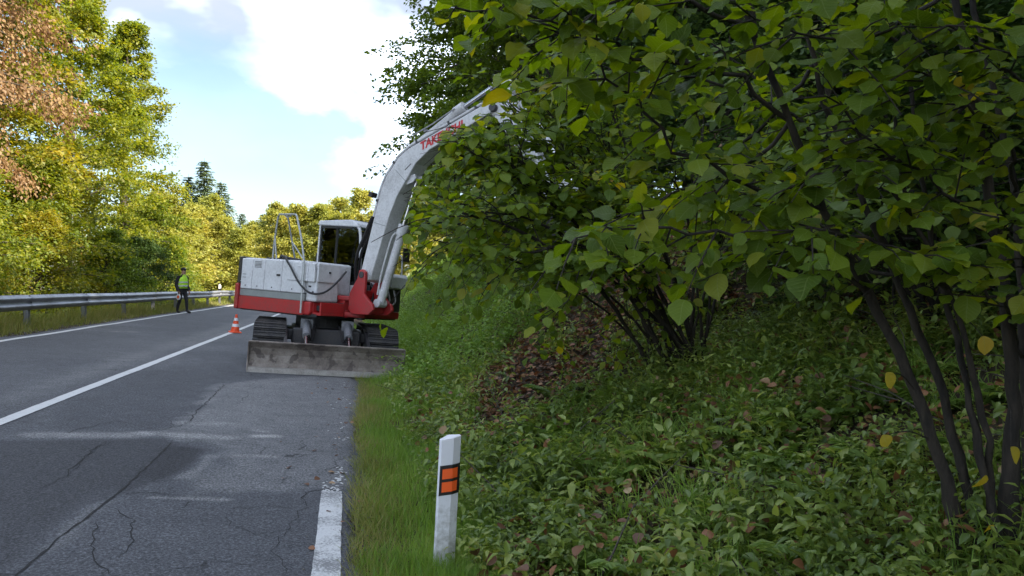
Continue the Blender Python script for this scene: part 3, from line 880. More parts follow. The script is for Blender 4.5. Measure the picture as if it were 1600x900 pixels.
# boom: side profile in the plane through its foot pin
BM = SLEW @ Matrix.Translation((PX, PY, PZ)) @ Matrix.Rotation(R(3), 4, 'Y') @ Matrix.Scale(0.93, 4)
def lin(pts, n):
    pts = np.array(pts, float)
    c = np.concatenate([[0], np.cumsum(np.linalg.norm(np.diff(pts, axis=0), axis=1))])
    t = np.linspace(0, c[-1], n)
    return np.stack([np.interp(t, c, pts[:, 0]), np.interp(t, c, pts[:, 1])], -1)
top_k = [(-0.10, -0.12), (-0.15, 0.05), (0.13, 1.70), (0.23, 1.98), (0.50, 2.36), (0.72, 2.53), (2.54, 3.41)]
bot_k = [(2.60, 3.20), (1.26, 2.52), (0.95, 2.25), (0.58, 1.62), (0.43, 1.20), (0.13, -0.08)]
top, bot = lin(top_k, 31), lin(bot_k, 25)
prof = top_k + bot_k
BW = 0.19
boom = MB().prism(prof, -BW, BW).build('boom', M['white2'], root, BM, 0.018)
MB().cyl((0, -BW - 0.03, 0), (0, BW + 0.03, 0), 0.13, n=20).build('foot_boss', M['white2'], boom, None, 0.01)
for t0, t1 in (((0.06, 1.05), (0.38, 1.0)), ((0.47, 2.1), (0.75, 1.9))):
    p0, p1 = np.array(t0), np.array(t1)
    MB().prism([tuple(p0), tuple(p1), tuple(p1 + (0.0, 0.012)), tuple(p0 + (0.0, 0.012))], -BW - 0.004, -BW + 0.01).build('weld_seam', M['greyband'], boom)
# arm lugs at the boom tip, arm cylinder bracket on the knee
MB().prism([(0.42, 2.30), (0.50, 2.62), (0.60, 2.67), (0.69, 2.62), (0.80, 2.54)], -0.13, -0.08).prism([(0.42, 2.30), (0.50, 2.62), (0.60, 2.67), (0.69, 2.62), (0.80, 2.54)], 0.08, 0.13).build('knee_bracket', M['white2'], boom, Matrix.Translation((0.10, 0, -0.06)), 0.008)
MB().cyl((0.59, -0.16, 2.61), (0.59, 0.16, 2.61), 0.045).build('bracket_pin', M['dark_steel'], boom, Matrix.Translation((0.10, 0, -0.06)), smooth=True)
ac = MB().cyl((0.62, 0, 2.53), (1.72, 0, 3.285), 0.085, n=20).cyl((1.64, 0, 3.255), (1.83, 0, 3.365), 0.105, n=20).cyl((0.68, 0, 2.57), (0.82, 0, 2.665), 0.10, n=20).build('arm_cylinder', M['white2'], root, BM, smooth=True)
MB().cyl((1.8, 0, 3.345), (2.80, 0, 3.925), 0.045, n=14).build('piston_rod', M['chrome'], ac, smooth=True)
MB().cyl((1.0, -0.09, 2.90), (1.0, 0.09, 2.90), 0.035).tube([(0.75, -0.1, 2.82), (1.2, -0.12, 3.02), (1.7, -0.13, 3.30)], 0.014, 6).build('feed_pipe', M['grey_hose'], ac, smooth=True)
# boom cylinder under the belly
bc = MB().cyl((0.30, 0, -0.52), (0.66, 0, 0.98), 0.085, n=20).cyl((0.632, 0, 0.86), (0.682, 0, 1.07), 0.108, n=20).cyl((0.30, -0.11, -0.52), (0.30, 0.11, -0.52), 0.085).cyl((0.33, 0, -0.36), (0.352, 0, -0.26), 0.10, n=20).build('boom_cylinder', M['white2'], root, BM, smooth=True)
MB().cyl((0.68, 0, 1.07), (0.90, 0, 1.98), 0.048, n=14).build('piston_rod', M['chrome'], bc, smooth=True)
MB().tube([(0.30, -0.11, -0.35), (0.36, -0.125, 0.1), (0.50, -0.125, 0.75), (0.58, -0.10, 0.90)], 0.018, 6, 4).build('feed_pipe', M['white2'], bc, smooth=True)
MB().prism([(0.56, 1.95), (0.90, 2.06), (0.94, 1.98), (0.88, 1.90), (0.55, 1.78)], -0.12, -0.07).prism([(0.56, 1.95), (0.90, 2.06), (0.94, 1.98), (0.88, 1.90), (0.55, 1.78)], 0.07, 0.12).build('cylinder_lug', M['white2'], boom, None, 0.006)
# pipes along the back of the boom and their clamps
tn_ = norm(np.gradient(top, axis=0)); nn_ = np.stack([-tn_[:, 1], tn_[:, 0]], -1)
sel = slice(8, len(top) - 1)
for y, off, mt in ((-0.15, 0.055, 'white2'), (-0.085, 0.075, 'grey_hose'), (-0.02, 0.06, 'white2'), (0.11, 0.085, 'hose')):
    p = top[sel] + nn_[sel] * off
    MB().tube([(a, y, b) for a, b in p], 0.024 if mt != 'hose' else 0.032, 8).build('hydraulic_pipe', M[mt], boom, smooth=True)
for i in (10, 15, 19, 24, 28):
    c = top[i] + nn_[i] * 0.035
    a = math.atan2(tn_[i][1], tn_[i][0])
    MB().box((c[0], -0.075, c[1]), (0.05, 0.20, 0.10), Matrix.Rotation(-a, 4, 'Y')).build('pipe_clamp', M['dark_steel'], boom)
MB().box((-0.24, -0.02, 1.62), (0.10, 0.16, 0.10), Matrix.Rotation(0.2, 4, 'Y')).build('work_lamp', M['black'], boom, None, 0.01)
for y, k in ((-0.10, 0), (-0.04, 0.05), (0.03, 0.02), (0.09, 0.07)):
    MB().tube([(-0.45, y + 0.25, -0.45 + k), (-0.50 - k, y + 0.12, -0.05), (-0.40 - k, y, 0.40), (-0.27, y, 0.75), (-0.17, y, 1.02), (-0.10, y, 1.18)], 0.026, 8, 5).build('boom_hose', M['hose'], boom, smooth=True)
# lettering on the side of the boom
fc = bpy.data.curves.new('lettering', 'FONT')
fc.body = 'TAKEUCHI'
fc.size = 0.215
fc.shear = 0.25
fc.offset = 0.009
fc.extrude = 0.002
fc.space_character = 1.02
fc.materials.append(M['text_red'])
tmp = bpy.data.objects.new('lettering_tmp', fc)
COL.objects.link(tmp)
bpy.context.view_layer.update()
lme = bpy.data.meshes.new_from_object(tmp.evaluated_get(bpy.context.evaluated_depsgraph_get()))
bpy.data.objects.remove(tmp)
bpy.data.curves.remove(fc)
lt = link('lettering', lme, boom)
LA = math.atan2(0.44, 1.0)
lt.matrix_basis = Matrix.Translation((1.05, -BW - 0.004, 2.50)) @ Matrix.Rotation(-LA, 4, 'Y') @ Matrix.Rotation(R(90), 4, 'X')
MB().prism([(0.70, 2.12), (0.84, 2.25), (0.85, 2.24), (0.71, 2.11)], -BW - 0.004, -BW + 0.01).build('scratch', M['dark_steel'], boom)
# arm and bucket
arm = MB().prism([(2.75, 3.98), (2.83, 4.00), (2.90, 3.94), (2.96, 3.55), (3.16, 3.20), (3.75, 2.35), (4.42, 1.52), (4.40, 1.38), (4.28, 1.36), (3.35, 2.40), (2.78, 3.02), (2.56, 3.18), (2.50, 3.34), (2.66, 3.46)], -0.13, 0.13).build('arm', M['white2'], root, BM, 0.015)
MB().cyl((2.63, -0.22, 3.29), (2.63, 0.22, 3.29), 0.07).build('arm_pin', M['dark_steel'], arm, smooth=True)
MB().cyl((2.80, -0.17, 3.93), (2.80, 0.17, 3.93), 0.05).build('arm_pin', M['dark_steel'], arm, smooth=True)
kc = MB().cyl((3.12, 0, 3.42), (3.85, 0, 2.62), 0.065, n=16).build('bucket_cylinder', M['white2'], arm, smooth=True)
MB().cyl((3.85, 0, 2.62), (4.35, 0, 2.06), 0.036, n=12).build('piston_rod', M['chrome'], kc, smooth=True)
lk = MB()
for y in (-0.17, 0.17):
    lk.prism([(4.02, 1.72), (4.34, 2.10), (4.40, 2.06), (4.10, 1.68)], y - 0.02, y + 0.02)
    lk.prism([(4.33, 2.08), (4.62, 1.52), (4.56, 1.48), (4.28, 2.02)], y - 0.02, y + 0.02)
lk.build('bucket_link', M['white2'], arm, None, 0.006)
bp = [(4.28, 1.42), (4.60, 1.55), (4.72, 1.40), (4.70, 1.05), (4.52, 0.80), (4.22, 0.72), (3.98, 0.80), (3.98, 0.83), (4.22, 0.77), (4.48, 0.85), (4.64, 1.08), (4.64, 1.36), (4.52, 1.46), (4.30, 1.38)]
bk = MB().prism(bp, -0.42, 0.42)
side = [(4.28, 1.42), (4.60, 1.55), (4.72, 1.40), (4.70, 1.05), (4.52, 0.80), (4.22, 0.72), (3.98, 0.80)]
bk.prism(side, -0.44, -0.41).prism(side, 0.41, 0.44)
bucket = bk.build('bucket', M['dark_steel'], root, BM, 0.006)
for k in range(5):
    y = -0.38 + k * 0.19
    MB().prism([(3.99, 0.79), (3.82, 0.835), (3.99, 0.845)], y - 0.03, y + 0.03).build('bucket_tooth', M['chrome'], bucket)

# cab on the operator's left
cx0, cx1, cy0, cy1, cz0, cz1 = -0.50, 0.76, 0.08, 1.07, 1.13, 2.830
cab = MB().prism([(cx0, cz0), (cx1 - 0.05, cz0), (cx1, 1.30), (cx1, 1.52), (cx1 - 0.1, 1.62), (cx0, 1.62)], cy0, cy1).build('cab', M['white'], root, SLEW, 0.03)
pts_side = lambda y: [(cx0 + 0.03, y, 1.60), (cx0 + 0.03, y, 2.750), (cx0 + 0.09, y, 2.800), (cx1 - 0.32, y, 2.800), (cx1 - 0.18, y, 2.750), (cx1 - 0.10, y, 2.610), (cx1 - 0.045, y, 2.1), (cx1 - 0.04, y, 1.56)]
for y in (cy0 + 0.035, cy1 - 0.035):
    MB().tube(pts_side(y), 0.030, 8, 4).build('cab_frame', M['white'] , cab, smooth=True)
MB().prism([(cx0 - 0.02, 2.770), (cx0 + 0.03, 2.860), (cx1 - 0.34, 2.880), (cx1 - 0.16, 2.810), (cx1 - 0.12, 2.740)], cy0 - 0.02, cy1 + 0.02).build('cab_roof', M['white'], cab, None, 0.02)
MB().prism([(cx0 + 0.2, 2.876), (cx0 + 0.22, 2.910), (cx1 - 0.5, 2.910), (cx1 - 0.45, 2.876)], cy0 + 0.2, cy1 - 0.2).build('roof_vent', M['black'], cab, None, 0.01)
wl_ = [(cx0 + 0.07, 1.64), (cx0 + 0.07, 2.750), (cx1 - 0.30, 2.750), (cx1 - 0.16, 2.650), (cx1 - 0.10, 2.1), (cx1 - 0.09, 1.64)]
for y, yy in ((cy0 + 0.02, cy0 - 0.004), (cy1 - 0.02, cy1 + 0.004)):
    w = MB().prism(wl_, y, y + 0.006).build('side_window', M['glass'], cab)
    MB().span(0.02, 0.065, y - 0.015, y + 0.02, 1.62, 2.760).span(0.03, 0.055, y - 0.015, y + 0.02, 1.62, 2.760).build('mullion', M['black'], w)
    MB().span(cx0 + 0.05, cx1 - 0.1, y - 0.016, y + 0.02, 1.60, 1.66).span(cx0 + 0.06, cx0 + 0.10, y - 0.014, y + 0.02, 1.66, 2.750).span(cx0 + 0.06, cx1 - 0.3, y - 0.013, y + 0.02, 2.710, 2.755).build('window_seal', M['black'], w)
MB().prism([(cy0 + 0.08, 1.60), (cy1 - 0.08, 1.60), (cy1 - 0.08, 2.730), (cy0 + 0.08, 2.730)], cx1 - 0.055, cx1 - 0.05, 'x').build('windscreen', M['glass'], cab)
MB().prism([(cy0 + 0.08, 1.64), (cy1 - 0.08, 1.64), (cy1 - 0.08, 2.750), (cy0 + 0.08, 2.750)], cx0 + 0.01, cx0 + 0.016, 'x').build('rear_window', M['glass'], cab)
MB().span(-0.30, 0.15, 0.32, 0.84, 1.60, 1.75).prism([(-0.38, 1.72), (-0.26, 1.72), (-0.34, 2.35), (-0.42, 2.33)], 0.34, 0.82).build('operator_seat', M['seat'], cab, None, 0.03)
MB().cyl((0.45, 0.35, 1.6), (0.42, 0.35, 2.02), 0.018).cyl((0.45, 0.75, 1.6), (0.42, 0.75, 2.02), 0.018).box((0.42, 0.35, 2.04), (0.05, 0.05, 0.1)).box((0.42, 0.75, 2.04), (0.05, 0.05, 0.1)).build('control_lever', M['black'], cab)
MB().tube([(cx1 + 0.02, cy1 + 0.03, 1.35), (cx1 + 0.12, cy1 + 0.06, 1.40), (cx1 + 0.12, cy1 + 0.06, 2.20), (cx1 + 0.02, cy1 + 0.02, 2.28)], 0.017, 6, 3).build('grab_rail', M['white'], cab, smooth=True)
MB().tube([(cx1 - 0.04, cy1, 2.3), (cx1 + 0.15, cy1 + 0.12, 2.36)], 0.012, 6).box((cx1 + 0.16, cy1 + 0.13, 2.30), (0.03, 0.17, 0.27)).build('mirror', M['black'], cab)
# covers, lamps and hoses at the front beside the boom
FX = 1.02
for y0, y1, z0, z1 in ((0.10, 0.44, 1.63, 1.90), (0.48, 0.92, 1.58, 1.88)):
    MB().prism([(FX + 0.01, z0), (FX + 0.22, z0 + 0.02), (FX + 0.25, z1 - 0.06), (FX + 0.19, z1), (FX + 0.01, z1)], y0, y1).build('front_cover', M['white'], root, SLEW, 0.02)
rg = np.random.default_rng(8)
for k in range(8):
    y = 0.0 + 0.085 * k
    x = FX + 0.14 + rg.uniform(-0.03, 0.06)
    MB().tube([(FX + 0.06, y + 0.08, 1.66), (x + 0.05, y + rg.uniform(-.04, .04), 1.50), (x + 0.10, y - 0.03 + rg.uniform(-.05, .05), 1.33), (x - 0.02, y - 0.12, 1.20), (x - 0.15, y - 0.2, 1.16)], rg.uniform(0.014, 0.022), 6, 5).build('control_hose', M['grey_hose' if k % 2 else 'hose'], root, SLEW, smooth=True)
MB().span(0.80, 1.04, 0.10, 1.0, 1.13, 1.62).build('valve_block', M['black'], root, SLEW, 0.02)
for x in (-1.10, -0.75, -0.32, 0.25):
    MB().cyl((x, -1.106, 1.44), (x, -1.118, 1.44), 0.012, n=6).build('panel_bolt', M['dark_steel'], hood)
MB().span(-0.20, -0.10, -1.122, -1.105, 1.66, 1.70).build('panel_handle', M['black'], hood, None, 0.005)
for k in range(5): MB().span(-0.86, -0.66, -1.112, -1.104, 1.80 + k * 0.026, 1.81 + k * 0.026).build('vent_slot', M['black'], hood)
# access rail on the hood and a hose looping down the side
rl = MB()
rl.tube([(0.60, -1.165, 1.02), (0.58, -1.165, 2.0), (0.38, -1.10, 2.40), (0.12, -1.02, 2.80), (0.06, -1.0, 2.84), (-0.40, -1.0, 2.84), (-0.46, -0.98, 2.80), (-0.54, -0.95, 2.4), (-0.58, -0.93, 1.96)], 0.019, 8)
rl.tube([(-0.18, -1.0, 2.84), (-0.20, -0.92, 2.66), (-0.24, -0.66, 1.97)], 0.017, 8)
rl.tube([(-0.22, -0.80, 2.34), (0.08, -0.70, 1.97)], 0.015, 8)
rl.tube([(-0.28, -1.0, 2.835), (-0.18, -0.98, 2.77), (-0.06, -1.0, 2.835)], 0.012, 6)
rl.tube([(-0.54, -0.95, 2.40), (-0.44, -0.95, 1.97)], 0.015, 8)
rl.build('access_rail', simple('rail_paint', (0.42, 0.44, 0.43), 0.4, 0.3), root, SLEW, smooth=True)
MB().tube([(-0.30, -0.80, 2.0), (-0.10, -1.0, 2.04), (0.08, -1.14, 1.97), (0.28, -1.17, 1.80), (0.52, -1.18, 1.56), (0.80, -1.16, 1.40), (0.98, -1.0, 1.42), (1.06, -0.80, 1.60), (1.10, -0.60, 1.84)], 0.019, 8, 6).build('side_hose', M['hose'], root, SLEW, smooth=True)
MB().tube([(-0.75, -0.6, 2.0), (-0.55, -0.75, 2.06), (-0.3, -0.8, 2.02), (-0.05, -0.7, 2.0)], 0.028, 8, 5).build('hood_cable', M['hose'], root, SLEW, smooth=True)

# ---------------------------------------------------------------- delineator post by the grass verge
pb = P(693, 893, 4.55)
gp = float(ground(pb[0], pb[1]))
dp = empty('delineator_post', (pb[0], pb[1], gp - 0.02), (R(0), R(3.2), R(10)))
tag(dp, 'white roadside delineator post with two orange reflectors, in the near grass', 'post')
H = 0.79
# hollow plastic section: a flat front face with a folded ridge and two returns
sec = [(-0.062, 0.02), (-0.058, -0.012), (0.012, -0.024), (0.062, -0.006), (0.064, 0.03), (0.0, 0.055)]
def cut(x): return H + 0.02 * (x / 0.06)
bm = bmesh.new()
A = [bm.verts.new((x, y, 0)) for x, y in sec]
B = [bm.verts.new((x, y, H + 0.012 * (x / 0.06) + (0.008 if y > 0.04 else 0))) for x, y in sec]
bm.faces.new(A); bm.faces.new(B[::-1])
for i in range(len(sec)): bm.faces.new((A[i], B[i], B[(i + 1) % len(sec)], A[(i + 1) % len(sec)]))
q = MB(); q.bm.free(); q.bm = bm
q.build('post_body', M['post_plastic'], dp, None, 0.003)
band = MB()
s2 = [(x * 1.02 + (0.0006 if x > 0 else -0.0006), y * 1.02 - 0.0012) for x, y in sec]
A = [band.bm.verts.new((x, y, 0.455 + 0.14 * (x + 0.06))) for x, y in s2]
B = [band.bm.verts.new((x, y, 0.628 + 0.14 * (x + 0.06))) for x, y in s2]
for i in (1, 2): band.bm.faces.new((A[i], B[i], B[i + 1], A[i + 1]))
for i in (4, 5, 0): band.bm.verts.remove(A[i]); band.bm.verts.remove(B[i])
bo = band.build('black_band', M['plastic_black'], dp)
p0, p1, p2 = np.array([-0.0600, -0.0150]), np.array([0.0125, -0.0275]), np.array([0.064, -0.0085])
for zc in (0.474, 0.549):
    fr_ = MB()
    row = []
    for q_ in (p0 * 0.80 + p1 * 0.20, p1, p1 * 0.34 + p2 * 0.66):
        x, y = q_
        dz = 0.14 * (x + 0.06)
        row.append([fr_.bm.verts.new((x, y - 0.0015, zc + dz)), fr_.bm.verts.new((x, y - 0.0015, zc + 0.058 + dz))])
    for a, b in zip(row[:-1], row[1:]): fr_.bm.faces.new((a[0], b[0], b[1], a[1]))
    fr_.build('reflector', M['reflex'], bo)

# ---------------------------------------------------------------- guardrail
gx = -7.02
gz = lambda Y: -CROSS * -7.0
gr = empty('guardrail', (gx, 19.84, 0.6))
tag(gr, 'long galvanised steel guardrail along the far side of the road', 'guardrail')
wprof = np.array([(0.0, 0.155), (0.022, 0.145), (0.028, 0.12), (0.075, 0.095), (0.080, 0.075), (0.075, 0.055), (0.005, 0.022), (0.0, 0.0), (0.005, -0.022), (0.075, -0.055), (0.080, -0.075), (0.075, -0.095), (0.028, -0.12), (0.022, -0.145), (0.0, -0.155)])
def wbeam(y0, y1, lap):
    n = 4
    ys = np.linspace(y0, y1 + 0.25, n)
    V, F = [], []
    m = len(wprof)
    for sh in (0.0, -0.006):
        for i, y in enumerate(ys):
            off = 0.05 * vnoise(0.0, y, 0.13, 40)
            V.append(np.stack([wprof[:, 0] + sh + 0.012 * (i == 0) + off + bend(y), np.full(m, y - 19.84), wprof[:, 1] * 1.12 + 0.60 + 0.04 * vnoise(0.0, y, 0.2, 41) + 0.02], -1))
    V = np.concatenate(V)
    for k in range(2):
        for i in range(n - 1):
            for j in range(m - 1):
                a = (k * n + i) * m + j
                F.append((a, a + 1, a + m + 1, a + m) if k else (a, a + m, a + m + 1, a + 1))
    for i in range(n - 1):
        for j in (0, m - 1):
            a = i * m + j
            F.append((a, a + m, a + m + n * m, a + n * m))
    return mesh_np('rail', V, np.array(F), M['galv'], smooth=True)
for k in range(-2, 15):
    y = 19.84 + 4 * k
    link('rail', wbeam(y - 0.1, y + 3.9, k), gr)
    pst = MB().span(-0.055, 0.055, -0.060, -0.048, -0.6, 0.70).span(-0.055, 0.055, 0.048, 0.060, -0.6, 0.70).span(-0.055, -0.045, -0.06, 0.06, -0.6, 0.70).span(0.045, 0.052, -0.06, 0.06, -0.6, 0.70)
    o = pst.build('post', M['post_steel'], gr)
    o.location = (-0.09 + float(bend(y)), y - 19.84, 0.0)
    o2 = MB().span(-0.04, 0.0, -0.07, 0.07, 0.50, 0.72).build('spacer_block', M['post_steel'], gr, None, 0.006)
    o2.location = (float(bend(y)), y - 19.84, 0.0)
    o3 = MB().cyl((0.0, 0, 0.62), (0.022, 0, 0.62), 0.02, n=6).build('bolt', M['galv'], gr)
    o3.location = (float(bend(y)) + 0.004, y - 19.84, 0.0)
# small marker on the rail far off
rm = empty('rail_marker', (-7.07, 47.7, 1.18))
tag(rm, 'small white and black marker standing on the guardrail behind the person', 'marker')
MB().prism([(-0.07, 0.0), (0.07, 0.0), (0.07, 0.52), (0.0, 0.60), (-0.07, 0.56)], -0.03, 0.03).build('marker_body', M['plastic_white'], rm, None, 0.005)
MB().prism([(-0.073, 0.16), (0.073, 0.20), (0.073, 0.36), (-0.073, 0.32)], -0.034, 0.034).build('black_band', M['plastic_black'], rm)

# ---------------------------------------------------------------- traffic cone on the centre line
cg = G(367, 520)
tc_ = empty('traffic_cone', (cg[0], cg[1], -CROSS * cg[0] + 0.006), (0, math.atan(CROSS), 0))
tag(tc_, 'orange traffic cone with white bands beside the centre line', 'cone')
bm = MB().box((0, 0, 0.018), (0.34, 0.34, 0.036), Matrix.Rotation(R(12), 4, 'Z'))
bm.build('base', M['orange'], tc_, None, 0.012)
rz = lambda z: 0.125 - (0.125 - 0.03) * (z - 0.036) / (0.50 - 0.036)
def cone_ring(z0, z1, e=0.0):
    return MB().cyl((0, 0, z0), (0, 0, z1), rz(z0) + e, rz(z1) + e, 24)
cone_ring(0.036, 0.50).build('cone_body', M['orange'], tc_, smooth=True)
for z0, z1 in ((0.17, 0.25), (0.34, 0.42)): cone_ring(z0, z1, 0.002).build('white_band', M['plastic_white'], tc_, smooth=True)
MB().cyl((0, 0, 0.5), (0, 0, 0.52), 0.034, 0.03).build('cone_collar', M['orange'], tc_, smooth=True)

# ---------------------------------------------------------------- the person by the guardrail
pg = np.array([-6.28, 33.0])
pe = empty('person', (pg[0], pg[1], -CROSS * pg[0] - 0.015), (0, 0, R(-40)))
tag(pe, 'person in dark clothes, yellow-green vest and cap standing by the guardrail, facing right', 'person')
J = {}
def joint(n, p, r): J[n] = (p, r)
joint('pelvis', (0, 0, 0.95), (0.150, 0.125)); joint('belly', (0.01, 0, 1.10), (0.150, 0.12)); joint('chest', (0.015, 0, 1.30), (0.165, 0.125))
joint('neck0', (0.02, 0, 1.47), (0.085, 0.085)); joint('neck', (0.045, 0, 1.54), (0.055, 0.058)); joint('head0', (0.07, 0, 1.61), (0.075, 0.085)); joint('head', (0.065, 0, 1.69), (0.080, 0.10)); joint('crown', (0.055, 0, 1.765), (0.06, 0.075))
joint('nose', (0.165, 0, 1.655), (0.014, 0.016)); 
E = [('pelvis', 'belly'), ('belly', 'chest'), ('chest', 'neck0'), ('neck0', 'neck'), ('neck', 'head0'), ('head0', 'head'), ('head', 'crown')]
for s, nm in ((1, 'l'), (-1, 'r')):
    k = 0.12 * s
    joint(nm + 'hip', (0.0, 0.095 * s, 0.90), (0.105, 0.10)); joint(nm + 'knee', (0.03 + k * 0.6, 0.10 * s, 0.50), (0.070, 0.07)); joint(nm + 'calf', (-0.01 + k * 1.0, 0.10 * s, 0.34), (0.065, 0.065)); joint(nm + 'ankle', (-0.03 + k * 1.3, 0.105 * s, 0.09), (0.052, 0.05)); joint(nm + 'ball', (0.10 + k * 1.3, 0.115 * s, 0.045), (0.050, 0.045)); joint(nm + 'toe', (0.17 + k * 1.3, 0.12 * s, 0.035), (0.040, 0.035))
    E += [('pelvis', nm + 'hip'), (nm + 'hip', nm + 'knee'), (nm + 'knee', nm + 'calf'), (nm + 'calf', nm + 'ankle'), (nm + 'ankle', nm + 'ball'), (nm + 'ball', nm + 'toe')]
    joint(nm + 'sh', (0.01, 0.185 * s, 1.42), (0.075, 0.075)); joint(nm + 'elb', (-0.05, 0.25 * s, 1.13), (0.052, 0.052)); joint(nm + 'wr', (0.06, 0.25 * s, 0.90), (0.034, 0.036)); joint(nm + 'palm', (0.085, 0.25 * s, 0.83), (0.036, 0.022))
    E += [('neck0', nm + 'sh'), (nm + 'sh', nm + 'elb'), (nm + 'elb', nm + 'wr'), (nm + 'wr', nm + 'palm')]
    for f, (dx, ln) in enumerate(((0.030, 0.085), (0.010, 0.095), (-0.010, 0.09), (-0.030, 0.07))):
        joint(f'{nm}f{f}a', (0.09 + dx, 0.25 * s, 0.80), (0.0095, 0.0095)); joint(f'{nm}f{f}b', (0.10 + dx, 0.24 * s, 0.80 - ln * 0.6), (0.009, 0.009)); joint(f'{nm}f{f}c', (0.105 + dx, 0.215 * s, 0.80 - ln), (0.008, 0.008))
        E += [(nm + 'palm', f'{nm}f{f}a'), (f'{nm}f{f}a', f'{nm}f{f}b'), (f'{nm}f{f}b', f'{nm}f{f}c')]
    joint(nm + 'th', (0.125, 0.235 * s, 0.84), (0.010, 0.010)); joint(nm + 'th2', (0.135, 0.215 * s, 0.80), (0.009, 0.009))
    E += [(nm + 'palm', nm + 'th'), (nm + 'th', nm + 'th2')]
E += [('head0', 'nose')]
names = list(J)
me = bpy.data.meshes.new('body_skeleton')
me.from_pydata([J[n][0] for n in names], [(names.index(a), names.index(b)) for a, b in E], [])
tmp = bpy.data.objects.new('body_tmp', me)
COL.objects.link(tmp)
sk = tmp.modifiers.new('skin', 'SKIN'); sk.use_smooth_shade = True
ss = tmp.modifiers.new('sub', 'SUBSURF'); ss.levels = 1; ss.render_levels = 1
if not me.skin_vertices: 
    me.skin_vertices.new() if hasattr(me.skin_vertices, 'new') else None
for i, n in enumerate(names): me.skin_vertices[0].data[i].radius = J[n][1]
me.skin_vertices[0].data[names.index('pelvis')].use_root = True
dg = bpy.context.evaluated_depsgraph_get()
bme = bpy.data.meshes.new_from_object(tmp.evaluated_get(dg))
bpy.data.objects.remove(tmp)
bme.materials.clear()
for m in ('cloth', 'skin', 'plastic_black'): bme.materials.append(M[m])
for p in bme.polygons:
    z, y = p.center.z, abs(p.center.y)
    p.material_index = 1 if (z > 1.53 or (y > 0.17 and 0.6 < z < 0.885)) else (2 if z < 0.10 else 0)
    p.use_smooth = True
body = link('body', bme, pe)
# eyes, ears
MB().sphere((0.140, 0.032, 1.685), 0.012).sphere((0.140, -0.032, 1.685), 0.012).build('eyes', M['plastic_black'], pe, smooth=True)
# vest: a shell round the torso, open at neck and arms
def ring(z, rx, ry, cx, y_off=0): 
    a = np.linspace(0, 2 * math.pi, 28, endpoint=False)
    return np.stack([cx + rx * np.cos(a), ry * np.sin(a), np.full(28, z)], -1)
rings = [ring(0.98, 0.165, 0.205, 0.0), ring(1.10, 0.16, 0.20, 0.01), ring(1.22, 0.16, 0.205, 0.015), ring(1.33, 0.155, 0.20, 0.015), ring(1.42, 0.135, 0.165, 0.015), ring(1.49, 0.105, 0.125, 0.02), ring(1.52, 0.09, 0.10, 0.025)]
V = np.concatenate(rings); n = 28
F = [(i * n + j, i * n + (j + 1) % n, (i + 1) * n + (j + 1) % n, (i + 1) * n + j) for i in range(len(rings) - 1) for j in range(n)]
ve = link('safety_vest', mesh_np('safety_vest', V, np.array(F), M['vest'], smooth=True), pe)
mo = ve.modifiers.new('s', 'SOLIDIFY'); mo.thickness = 0.008
for z in (1.06, 1.20):
    V = np.concatenate([ring(z, 0.170, 0.211, 0.012), ring(z + 0.05, 0.169, 0.211, 0.014)])
    F = [(j, (j + 1) % n, n + (j + 1) % n, n + j) for j in range(n)]
    link('reflective_stripe', mesh_np('reflective_stripe', V, np.array(F), M['stripe'], smooth=True), ve)
for s in (-1, 1):
    MB().tube([(0.01, 0.195 * s, 1.44), (-0.02, 0.225 * s, 1.30), (-0.05, 0.255 * s, 1.13), (0.0, 0.255 * s, 1.02), (0.055, 0.252 * s, 0.90)], 0.068, 10, 3).build('sleeve', M['cloth'], pe, smooth=True)
cp = MB().sphere((0.055, 0, 1.735), 0.105, (1.12, 0.98, 0.72)).prism([(0.10, -0.085), (0.20, -0.075), (0.245, 0), (0.20, 0.075), (0.10, 0.085)], 1.715, 1.728, 'z').build('cap', M['cloth'], pe, smooth=True)
MB().sphere((0.163, 0.0, 1.765), 0.02, (0.4, 1, 1)).build('cap_badge', M['stripe'], cp)
# signalling paddle held low in the right hand
Mp = pe.matrix_basis.copy() if False else Matrix.Translation(pe.location) @ pe.rotation_euler.to_matrix().to_4x4()
sp_ = empty('signal_paddle')
sp_.matrix_world = Mp @ Matrix.Translation((0.10, -0.262, 0.80)) @ Matrix.Rotation(R(6), 4, 'Y')
tag(sp_, 'round white and red signalling paddle held low in the person\'s hand', 'paddle')
MB().cyl((0, 0, -0.06), (0, 0, 0.10), 0.014, n=10).build('handle', M['plastic_black'], sp_, smooth=True)
dk = MB().cyl((0, -0.014, -0.15), (0, 0.014, -0.15), 0.115, n=28).build('disc', M['plastic_white'], sp_, None, 0.004)
for s in (-1, 1): MB().cyl((0, 0.014 * s, -0.15), (0, 0.019 * s, -0.15), 0.062, n=24).build('red_reflector', M['reflex'], dk)

